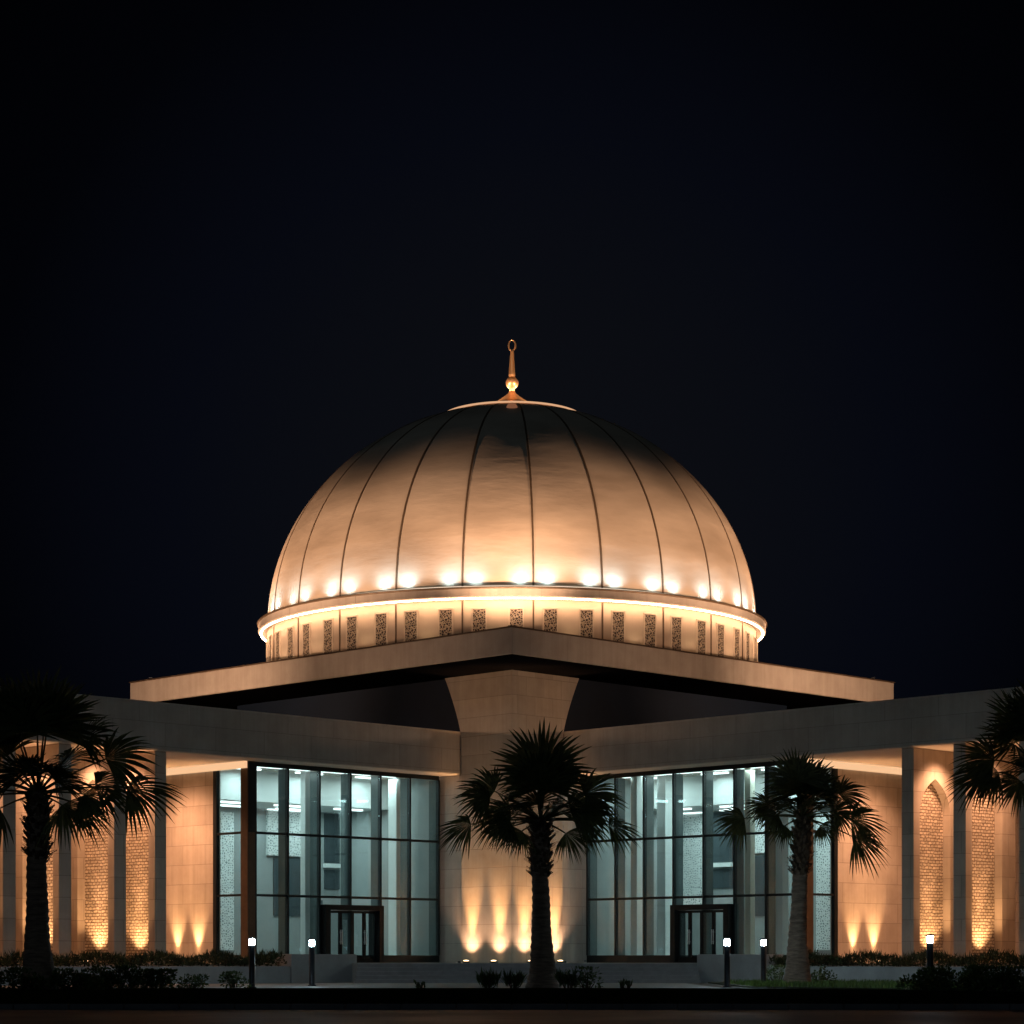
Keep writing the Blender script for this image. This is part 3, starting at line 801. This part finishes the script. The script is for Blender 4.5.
    # wall closing the colonnade behind the piers
    g = MB(); bx(g, uglass1 + 0.01, 42, -8.9, -8.6, 0.78, zs - 0.003); P(g, 'rear_wall', M['stone'])
    # uplights at the foot of the side wall
    g = MB()
    for vv in ((VG - ret - 0.95, VG - ret - 2.35) if sg > 0 else (VG - ret - 1.0, VG - ret - 2.4)):
        g = MB(); uc = uglass1 + 0.28
        g.box(sg*(uc - 0.1), sg*(uc + 0.1), vv - 0.1, vv + 0.1, 0.781, 0.86, 0); g.box(sg*(uc - 0.07), sg*(uc + 0.07), vv - 0.07, vv + 0.07, 0.86, 0.872, 1)
        P(g, 'uplight', [M['bollard'], M['lamp_warm']], WR)
        beams(wpt(uc, vv, 0.93), (wpt(0, 0, 0) - wpt(1, 0, 0)), 0.34, 0.38, (1.0, 0.52, 0.23), 1.6)
    lamp('SPOT', wpt(uglass1 + 3.0, VG - ret - 1.6, zs - 0.15), 2800, (1.0, 0.49, 0.27), None, wpt(uglass1 - 0.2, VG - ret - 1.4, 2.6), spot_size=radians(110), spot_blend=1.0, shadow_soft_size=0.5)  # extra unseen lamp added under the soffit to fill the side wall
    # roof floodlights behind the parapet, washing the slab fascia
    for (u, v, pw) in ((15.5, -9.0, 7600), (15.5, -3.6, 1800)):
        g = MB(); g.tube([(sg*u, v, ZP - 0.06), (sg*u, v, ZP + 0.2)], 0.03, 8); g.box(sg*u - 0.16, sg*u + 0.16, v - 0.1, v + 0.1, ZP + 0.2, ZP + 0.42)
        P(g, 'floodlight', M['bollard'], WR)
        t = wpt(3.6, -14.0, 13.9) if v < -8 else wpt(3.6, -1.0, 13.8)
        lamp('SPOT', wpt(u - 0.25, v, ZP + 0.35), pw, SOFTWARM, None, t, spot_size=radians(84), spot_blend=1.0, shadow_soft_size=0.15)
    # added unseen floodlight; shutter plates shape its light into a band on the dome
    u, v, zl = 20.0, -6.24, ZP + 0.48
    g = MB(); g.tube([(sg*u, v, ZP - 0.06), (sg*u, v, ZP + 0.2)], 0.05, 8); g.box(sg*u - 0.25, sg*u + 0.25, v - 0.25, v + 0.25, ZP + 0.2, ZP + 0.30)
    g.box(sg*(u + 0.26), sg*(u + 0.30), v - 0.5, v + 0.5, ZP + 0.2, ZP + 0.85)
    R0 = 0.55
    for (el, th, up) in ((16.0, 0.30, False), (SHUT, 0.30, True)):
        K = 16
        for k in range(K):
            a0, a1 = radians(-80 + 160*k/K), radians(-80 + 160*(k + 1)/K)
            ze = zl + R0*math.tan(radians(el)); z_a, z_b = (ze, ze + th) if up else (ze - th, ze)
            pts = [(sg*(u - R0*cos(a0)), v + R0*sin(a0)), (sg*(u - R0*cos(a1)), v + R0*sin(a1)), (sg*(u - (R0 + .02)*cos(a1)), v + (R0 + .02)*sin(a1)), (sg*(u - (R0 + .02)*cos(a0)), v + (R0 + .02)*sin(a0))]
            g.prism(pts, z_a, z_b)
    P(g, 'added_shutter_flood', M['bollard'], WR)
    lamp('SPOT', wpt(u, v, zl), DOMEW, SOFTWARM, None, wpt(0, v, zl + 8.0), spot_size=radians(80), spot_blend=0.5, shadow_soft_size=0.018)
    return u_at, wpt

colsL = [(301, 310.5, -2.9, 'white'), (389.5, 404, -2.7, 'white'), (428, 438, -2.0, 'white')]
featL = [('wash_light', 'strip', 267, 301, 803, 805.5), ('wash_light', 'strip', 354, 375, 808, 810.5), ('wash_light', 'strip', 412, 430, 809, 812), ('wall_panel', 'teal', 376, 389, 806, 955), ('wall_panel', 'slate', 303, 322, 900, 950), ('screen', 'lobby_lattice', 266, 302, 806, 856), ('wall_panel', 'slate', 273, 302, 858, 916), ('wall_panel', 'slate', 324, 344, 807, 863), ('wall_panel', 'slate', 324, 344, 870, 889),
         ('shelf', 'white', 323, 345, 864, 868), ('screen', 'lobby_lattice', 353, 376, 811, 906), ('wall_panel', 'slate', 384, 391, 806, 870), ('wall_panel', 'teal', 412, 431, 813, 955), ('shelf', 'white', 412, 431, 872, 875), ('screen', 'lobby_lattice', 217, 232, 812, 950)]
colsR = [(631.5, 641.5, -2.4, 'white'), (658, 671.5, -3.2, 'white'), (745, 754.5, -2.6, 'cream'), (775, 788, -3.0, 'white'), (587, 594, -2.0, 'white')]
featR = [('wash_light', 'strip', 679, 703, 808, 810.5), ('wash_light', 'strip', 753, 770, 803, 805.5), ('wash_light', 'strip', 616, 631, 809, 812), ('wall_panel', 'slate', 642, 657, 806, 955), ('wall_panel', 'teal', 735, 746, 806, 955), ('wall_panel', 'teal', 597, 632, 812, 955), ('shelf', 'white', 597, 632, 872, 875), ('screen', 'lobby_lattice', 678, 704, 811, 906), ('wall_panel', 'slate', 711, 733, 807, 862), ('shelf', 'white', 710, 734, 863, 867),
         ('wall_panel', 'slate', 711, 733, 869, 888), ('screen', 'lobby_lattice', 752, 771, 806, 853), ('wall_panel', 'slate', 754, 770, 856, 916), ('screen', 'lobby_lattice', 818, 834, 812, 950)]
pl = [10.92, 12.23, 13.95, 15.62, 17.4, 19.2, 21.0]
prr = [12.35, 13.97, 15.94, 17.9, 19.9, 21.9]
wing(+1, 0.21, 10.70, 6, 2.15, [t*sqrt(2) for t in pl], colsL, featL, (2, 4))
wing(-1, 0.33, 12.20, 7, 1.95, [t*sqrt(2) for t in prr], colsR, featR, (3, 5))

# ------------------------------------------------------------------ steps, cheek walls, planters
SL, SR = -6.1, 7.3
g = MB()
for k in range(5):
    g.box(SL, SR, 88.0 + 0.37*k, 89.845, 0.156*k if k else 0.0, 0.156*(k+1) - (0.002 if k == 4 else 0))
st = g.build('entrance_steps', M['step'], bevel=0.012); tag(st, 'wide flight of grey granite steps in front of the corner pillar', 'steps')
def wall_prism(sg, u0, u1, v0, v1, z0, z1):
    g = MB(); g.prism([wingpt(sg, u0, v0), wingpt(sg, u1, v0), wingpt(sg, u1, v1), wingpt(sg, u0, v1)], z0, z1); return g
def mkwall(sg, name, label, cat, u0, u1, v0, v1, z1, mat):
    c = wingpt(sg, (u0+u1)/2, (v0+v1)/2)
    g = wall_prism(sg, u0, u1, v0, v1, 0.0, z1)
    g.v = [(x - c[0], y - c[1], z) for x, y, z in g.v]
    o = g.build(name, mat, None, (c[0], c[1], 0), bevel=0.015); return tag(o, label, cat)
mkwall(+1, 'stair_cheek_wall', 'tall grey block wall closing the steps beside two bollards on the lobby with six bays', 'wall', 7.75, 11.1, 1.02, 2.05, 1.13, M['concrete'])
mkwall(-1, 'stair_cheek_wall', 'tall grey block wall closing the steps behind the two bollards near the lawn', 'wall', 9.3, 12.8, 1.02, 2.05, 1.12, M['concrete'])
mkwall(+1, 'planter_wall', 'long low grey planter wall behind the palm with the fullest crown', 'planter', 11.12, 36, 1.02, 2.0, 0.66, M['concrete'])
mkwall(-1, 'planter_wall', 'long low grey planter wall behind the lawn and single bollard', 'planter', 12.82, 36, 1.02, 2.0, 0.66, M['concrete'])

def leafquad(g, p, d, L, w, r):
    d = d.normalized(); s = d.cross(Vector((r.uniform(-1,1), r.uniform(-1,1), r.uniform(-1,1))))
    if s.length < 1e-3: s = Vector((1,0,0))
    s = s.normalized()*w/2
    m_ = p + d*L*0.5 + Vector((0,0,-0.04*L))
    g.quad([p, m_ + s, p + d*L + Vector((0,0,-0.15*L)), m_ - s])

def hedge(sg, u0, u1, label, seed):
    r = random.Random(seed); g = MB()
    c = wingpt(sg, (u0+u1)/2, 1.5)
    n = int((u1-u0)*420)
    for k in range(n):
        u = r.uniform(u0, u1); v = r.uniform(1.05, 1.95)
        zt = 1.02 + 0.10*sin(u*2.3) + 0.07*sin(u*5.1 + v*3) + r.uniform(-.05, .05)
        x, y = wingpt(sg, u, v)
        if r.random() < 0.55:
            z = r.uniform(0.68, zt)
            leafquad(g, Vector((x-c[0], y-c[1], z)), Vector((r.uniform(-1,1), r.uniform(-1,1), r.uniform(0.0,1.0))), r.uniform(.10,.2), r.uniform(.05,.08), r)
        else:
            leafquad(g, Vector((x-c[0], y-c[1], zt - 0.2)), Vector((r.uniform(-.45,.45), r.uniform(-.45,.45), 1)), r.uniform(.22,.5), r.uniform(.025,.05), r)
    root = empty('hedge', (c[0], c[1], 0)); tag(root, label, 'hedge')
    g.build('foliage', M['hedge'], root)
    s = MB()
    for k in range(int((u1-u0)*5)):
        u = r.uniform(u0, u1); x, y = wingpt(sg, u, r.uniform(1.2, 1.8))
        s.tube([(x-c[0], y-c[1], 0.64), (x-c[0]+r.uniform(-.1,.1), y-c[1]+r.uniform(-.1,.1), 1.0)], [0.02, 0.01], 5)
    s.build('stem', M['twig'], root)
hedge(+1, 11.3, 30, 'long dark spiky hedge in the planter behind the palm with the fullest crown', 5)
hedge(-1, 12.6, 30, 'long dark spiky hedge in the planter behind the lawn', 6)

# ------------------------------------------------------------------ pillar uplights
ulab = ['small ground uplight at the pillar foot, farthest from the palm trunk', 'small ground uplight at the pillar foot, just short of the pillar corner',
        'small ground uplight at the pillar foot, half hidden beside the palm trunk', 'small ground uplight at the pillar foot, beyond the palm trunk by the lobby']
for i, px in enumerate((468.5, 496, 528.5, 558)):
    s = -1 if px < 512 else 1
    k = abs(px - 512)/FPX
    d = (k*94.3)/(1 - k); d = k*(94.4 + d)
    off = 0.22
    x, y = s*(d + 0.10), 94.36 + d
    n = Vector((-s*S2, S2, 0))
    root = empty('ground_uplight', (x, y, 0.78)); tag(root, ulab[i], 'uplight', 'ground uplights along the pillar foot')
    g = MB(); g.lathe([(0.17, 0.001), (0.17, 0.05), (0.15, 0.075), (0.12, 0.08)], 20); g.build('housing', M['bollard'], root)
    g = MB(); g.lathe([(0.115, 0.081), (0.10, 0.10), (0.04, 0.115)], 16); g.build('lens', M['lamp_warm'], root)
    p = Vector((x, y, 0.93))
    beams(p, n, 0.37, 1.0, (1.0, 0.50, 0.20))
    lamp('SPOT', p + Vector((0, 0, 0.02)) - n*0.1, 360, SOFTWARM, None, p + n*0.55 + Vector((0, 0, 3.2)), spot_size=radians(105), spot_blend=1.0, shadow_soft_size=0.1)

# ------------------------------------------------------------------ bollards
def bollard(px, Y, label):
    p = at(px, HOR, Y); z0 = 0.05 if px > 740 else 0.01
    root = empty('bollard_light', (p.x, Y, z0)); tag(root, label, 'bollard light', 'bollard lights along the path')
    g = MB(); g.lathe([(0.15, 0), (0.15, 0.03), (0.105, 0.035), (0.10, 0.06), (0.10, 1.36), (0.09, 1.365)], 24); g.build('post', M['bollard'], root)
    g = MB(); g.lathe([(0.075, 1.366), (0.085, 1.38), (0.085, 1.53), (0.075, 1.565)], 24); g.build('lens', M['lens'], root)
    g = MB(); g.lathe([(0.14, 1.567), (0.14, 1.60), (0.10, 1.625), (0.02, 1.63)], 24); g.build('cap', M['bollard'], root)
bollard(252, 72.5, 'dark bollard light before the corner post of the lobby with six bays')
bollard(312, 78, 'dark bollard light before the block wall nearest the entrance with six glass bays')
bollard(727, 74, 'dark bollard light before the grey block wall, at the path edge by the entrance')
bollard(763.5, 80.5, 'dark bollard light between the path edge bollard and a palm trunk')
bollard(930, 68, 'lone dark bollard light in front of the arched niche beside a low shrub bed')

# ------------------------------------------------------------------ palms
def palm(name, px, Y, hub_py, label, fronds, seed, lean=0.0, Rf=1.5, Lp=1.35, tw=1.0, z0=0.05):
    r = random.Random(seed)
    b0 = at(px, HOR, Y); hub_z = EYE + (HOR - hub_py)*Y/FPX
    root = empty('palm_tree', (b0.x, Y, z0)); tag(root, label, 'palm tree', 'fan palms in front of the mosque')
    H = hub_z - z0
    # trunk
    g = MB(); seg = 28; nz = 90; rows_ = []
    for i in range(nz + 1):
        f = i/nz; z = H*f
        rad = tw*(0.245 + 0.27*math.exp(-f*5.0) + 0.05*(1-f)) if f < 0.70 else tw*(0.315 + 0.02*sin(f*40))
        if f > 0.93: rad *= 1 - (f-0.93)/0.07*0.55
        rad += 0.012*math.sin(z*26) + r.uniform(-.006, .006)
        cx = lean*f + 0.03*sin(f*5 + seed); cy = 0.03*cos(f*4 + seed)
        rows_.append([(cx + (rad + 0.012*sin(3*a + z*3))*cos(a), cy + (rad + 0.012*sin(5*a - z*2))*sin(a), z) for a in [2*pi*k/seg for k in range(seg)]])
    for i in range(nz):
        for k in range(seg):
            k2 = (k+1) % seg
            g.quad([rows_[i][k], rows_[i][k2], rows_[i+1][k2], rows_[i+1][k]], 0, True)
    g.quad(rows_[-1])
    g.build('trunk', M['bark'], root)
    # old leaf bases clasping the top of the trunk
    g = MB()
    for k in range(120):
        f = 0.66 + 0.32*(k/120); a = k*2.399; z = H*f
        rr_ = tw*0.30; c = Vector((lean*f + rr_*cos(a), rr_*sin(a), z))
        o = Vector((cos(a), sin(a), 0)); t = Vector((-sin(a), cos(a), 0)); L = r.uniform(.16, .34)
        tip = c + o*r.uniform(.08, .24)*1.1 + Vector((0, 0, L*r.uniform(.2, 1)))
        w = r.uniform(.07, .11)
        g.quad([c - t*w - o*.06, c + t*w - o*.06, tip + t*w*.35, tip - t*w*.35])
        g.quad([c - t*w - o*.06 - Vector((0,0,.09)), tip - t*w*.35 - Vector((0,0,.03)), tip + t*w*.35 - Vector((0,0,.03)), c + t*w - o*.06 - Vector((0,0,.09))])
        g.quad([tip - t*w*.35, tip + t*w*.35, tip + t*w*.35 - Vector((0,0,.03)), tip - t*w*.35 - Vector((0,0,.03))])
    g.build('leaf_bases', M['boot'], root)
    # crown of fan leaves
    g = MB()
    hub = Vector((lean, 0, H - 0.05))
    for (az, el, rl, pf, rf) in fronds:
        az += r.uniform(-6, 6); el += r.uniform(-4, 4)
        a, e = radians(az), radians(el)
        d = Vector((cos(e)*cos(a), cos(e)*sin(a), sin(e)))
        s = Vector((-sin(a), cos(a), 0)); n = s.cross(d)
        roll = radians(rl + r.uniform(-10, 10)); s2 = s*cos(roll) + n*sin(roll); n2 = n*cos(roll) - s*sin(roll)
        L = Lp*pf*r.uniform(.92, 1.08)
        pts = []
        for k in range(7):
            f = k/6
            pts.append(hub + d*(L*f) + Vector((0, 0, -0.14*L*f*f*cos(e) + 0.04*L*f)))
        g.tube([tuple(p) for p in pts], [0.042 - 0.022*k/6 for k in range(7)], 6, 1)
        tip = pts[-1]; dd = (pts[-1] - pts[-2]).normalized()
        s2 = (s2 - dd*s2.dot(dd)).normalized(); n2 = s2.cross(dd) * (1 if s2.cross(dd).dot(n2) > 0 else -1)
        R = Rf*rf*r.uniform(.92, 1.08)
        hi = el > 50; nb = 34 if hi else 28; span = radians(104 if hi else 84)
        for k in range(nb):
            th = -span + 2*span*(k + .5)/nb + r.uniform(-.012, .012)
            bl = R*(0.70 + 0.30*cos(th*0.62))*r.uniform(.86, 1.05)
            bd = dd*cos(th) + s2*sin(th)
            dth = 2*span/nb; fold = 0.05 if k % 2 else -0.05
            prev = None
            perp = (-dd*sin(th) + s2*cos(th))
            Kb = 7
            droop = r.uniform(.10, .24) if hi else r.uniform(.20, .46) ; sway = r.uniform(-.10, .10)
            for q in range(Kb + 1):
                f = q/Kb
                rr2 = bl*f
                wid = rr2*math.tan(dth/2)*1.15 if f < 0.55 else bl*0.55*math.tan(dth/2)*1.15*(1 - (f-.55)/.45)**0.8
                cpt = tip + bd*rr2 + n2*(0.10*R*(1-cos(th))*f + fold*R*0.35*f) + perp*(sway*bl*max(0, f-.5)**2)
                dr = droop*bl*max(0, f-.25)**2*1.5
                cpt = cpt + Vector((0, 0, -dr))
                A_, B_ = cpt - perp*wid, cpt + perp*wid
                if prev: g.quad([prev[0], prev[1], B_, A_])
                prev = (A_, B_)
    g.build('crown', [M['frond'], M['petiole']], root)
    return root

# fronds: (azimuth: 0=to the viewer's right, 180=left, 90=away, 270=towards, elevation, roll, stalk factor, fan factor)
F_center = [(270, 84, 0, 1.0, 1.32), (80, 72, 0, .9, 1.2), (300, 76, 12, .72, 1.1), (240, 75, -12, .72, 1.1),
            (176, 40, 58, 1.2, .85), (196, 26, 50, 1.25, .85), (184, 6, 48, 1.5, .85), (165, 14, 60, .85, .8), (206, 0, 45, .8, .7),
            (2, 38, -58, 1.2, .98), (-14, 18, -50, 1.0, .9), (6, 3, -48, 1.42, .9), (18, 8, -50, .85, .8), (-25, -18, -40, .6, .7), (212, -22, 40, .6, .62),
            (60, 30, 0, .9, .8), (120, 34, 0, .9, .8), (190, 20, 50, .75, .85), (-8, 22, -50, .7, .85), (150, -6, 40, .7, .7)]
F_left = [(270, 84, 0, 1.2, 1.3), (85, 76, 0, 1.15, 1.25), (305, 72, 15, 1.1, 1.2), (235, 72, -15, 1.1, 1.2), (185, 66, 60, 1.1, 1.15), (150, 48, 40, 1, 1.0), (200, 42, 30, 1.1, 1.1),
          (350, 46, -50, 1.3, 1.0), (4, 28, -55, 1.5, 1.05), (-6, 8, -50, 1.55, 1.1), (-18, 2, -45, .9, .9), (12, 16, -50, 1.05, .9), (25, -10, -50, .7, .75), (-30, -14, -40, .6, .8),
          (182, 24, 55, 1.2, 1.1), (190, 4, 50, 1.0, 1.0), (205, -14, 40, .7, .85), (170, 10, 50, 1.3, 1), (90, 34, 0, 1, 1), (60, 44, 0, 1, 1)]
F_right = [(270, 82, 0, .66, 1.15), (85, 74, 0, .7, 1.05), (312, 72, 12, .72, 1.05), (235, 70, -15, .95, 1.05), (0, 62, -60, .75, .85),
           (182, 26, 55, 1.0, .65), (178, 4, 50, 1.5, .9), (200, 10, 45, .75, .75), (2, 32, -55, 1.25, .8), (-6, 4, -50, 1.2, .95), (6, -16, -50, 1.3, .9), (-20, 12, -50, .8, .8),
           (210, -20, 40, .55, .62), (-30, -20, -40, .55, .62), (60, 30, 0, .9, .8), (120, 34, 0, .9, .8)]
for F_ in (F_center, F_left, F_right):
    F_ += [(a_, e_, 20 if a_ < 180 else -20, .46, .78) for a_, e_ in ((20, 52), (160, 50), (255, 46), (290, 40), (-30, 26), (215, 28))]
palm('palm_tree', 541.5, 68.5, 819, 'fan palm in front of the corner pillar', F_center, 1, lean=-0.02, Rf=1.42, Lp=1.35, tw=0.92)
palm('palm_tree', 38, 64, 792, 'fan palm with the fullest crown, before the tall pier colonnade', F_left, 2, lean=0.0, Rf=1.58, Lp=1.6, tw=1.0)
palm('palm_tree', 797, 78, 816, 'fan palm on the lit lawn beside the two bollards', F_right, 3, lean=0.18, Rf=1.45, Lp=1.35, tw=0.92)
palm('palm_tree', 1044, 70, 772, 'fan palm cut off by the picture edge beyond the arched niches', F_left[::-1], 4, lean=0.0, Rf=1.4, Lp=1.35, tw=0.95)

# ------------------------------------------------------------------ shrubs
def shrub(px, Y, w, h, label, seed, style='leafy', n=700, group='low shrubs before the mosque', base=0.06, zt=None):
    if Y < 66 and style == 'leafy': h *= 0.72; n = int(n*1.5)
    r = random.Random(seed); p = at(px, HOR, Y)
    root = empty('shrub', (p.x, Y, base)); tag(root, label, 'shrub', group)
    g = MB(); s = MB()
    clumps = [(r.uniform(-.75, .75)*w/2, r.uniform(-.4, .4)*w, r.uniform(.15, .95)*h, r.uniform(.25, .42)*min(w, h*1.4)) for _ in range(max(9, int(w*9)))]
    for (cx, cy, cz, cr) in clumps:
        s.tube([(cx*.4, cy*.4, 0), (cx*.8, cy*.8, cz*.55), (cx, cy, cz)], [0.02, 0.014, 0.006], 5)
    for k in range(n):
        if style == 'strap':
            a = r.uniform(0, 2*pi); cx = r.uniform(-.35, .35)*w; tilt = r.uniform(.05, .75)
            leafquad(g, Vector((cx, r.uniform(-.25, .25)*w, r.uniform(0, .15))), Vector((cos(a)*tilt, sin(a)*tilt, 1)), h*r.uniform(.55, 1.05), r.uniform(.04, .08), r)
        else:
            cx, cy, cz, cr = r.choice(clumps)
            d = Vector((r.gauss(0, 1), r.gauss(0, 1), r.gauss(0, 1))).normalized()
            q = Vector((cx, cy, cz)) + d*cr*r.random()**.4
            q.z = max(.02, min(q.z, h*1.05))
            leafquad(g, q, d + Vector((0, 0, .5)), r.uniform(.07, .15), r.uniform(.04, .07), r)
    g.build('foliage', M['shrub'], root); s.build('stem', M['twig'], root)
shrub(489, 66.6, .75, .62, 'strappy dark shrub before the steps, farther from the palm trunk', 21, 'strap', 110)
shrub(513, 66.4, .65, .60, 'strappy dark shrub before the steps, close to the palm trunk', 22, 'strap', 100)
shrub(568, 66.6, .7, .66, 'strappy dark shrub touching the palm trunk on the lit side', 23, 'strap', 100)
shrub(587, 66.5, .9, .55, 'leafy dark shrub before the steps on the lit side of the palm', 24, 'leafy', 420)
shrub(420, 65.8, .4, .2, 'tiny plant at the path edge before the steps', 25, 'strap', 40)
shrub(626, 65.8, .5, .25, 'tiny plant at the verge edge beside the brighter path', 26, 'strap', 50)
shrub(778, 82, .8, .55, 'rounded low shrub between a bollard and a palm trunk', 27, 'leafy', 380)
shrub(824, 80, .75, .55, 'rounded low shrub on the lawn past the palm trunk', 28, 'leafy', 380)
shrub(8, 62, 1.9, .75, 'broad dark shrub at the picture edge by the palm with the fullest crown', 31, 'leafy', 1500)
shrub(80, 63, 1.6, .72, 'broad dark shrub just past the trunk of the palm with the fullest crown', 32, 'leafy', 1300)
shrub(118, 64, 1.7, .80, 'tall dark shrub in the middle of the row before the planter wall', 33, 'leafy', 1400)
shrub(155, 65, 1.2, .68, 'dark shrub near the end of the row before the planter wall', 34, 'leafy', 900)
shrub(190, 69, 1.3, .32, 'low straggly plant before the planter wall, last of its row', 35, 'leafy', 400)
shrub(236, 70, 1.1, .40, 'low straggly plant at the foot of a bollard light', 36, 'leafy', 400)
shrub(922, 62, 1.0, .75, 'pale lit shrub at the foot of the lone bollard', 41, 'leafy', 800)
shrub(960, 61, 2.0, .82, 'broad dark shrub just beyond the lone bollard', 42, 'leafy', 1700)
shrub(1004, 60, 2.0, .80, 'broad dark shrub at the picture edge by the arched niches', 43, 'leafy', 1700)
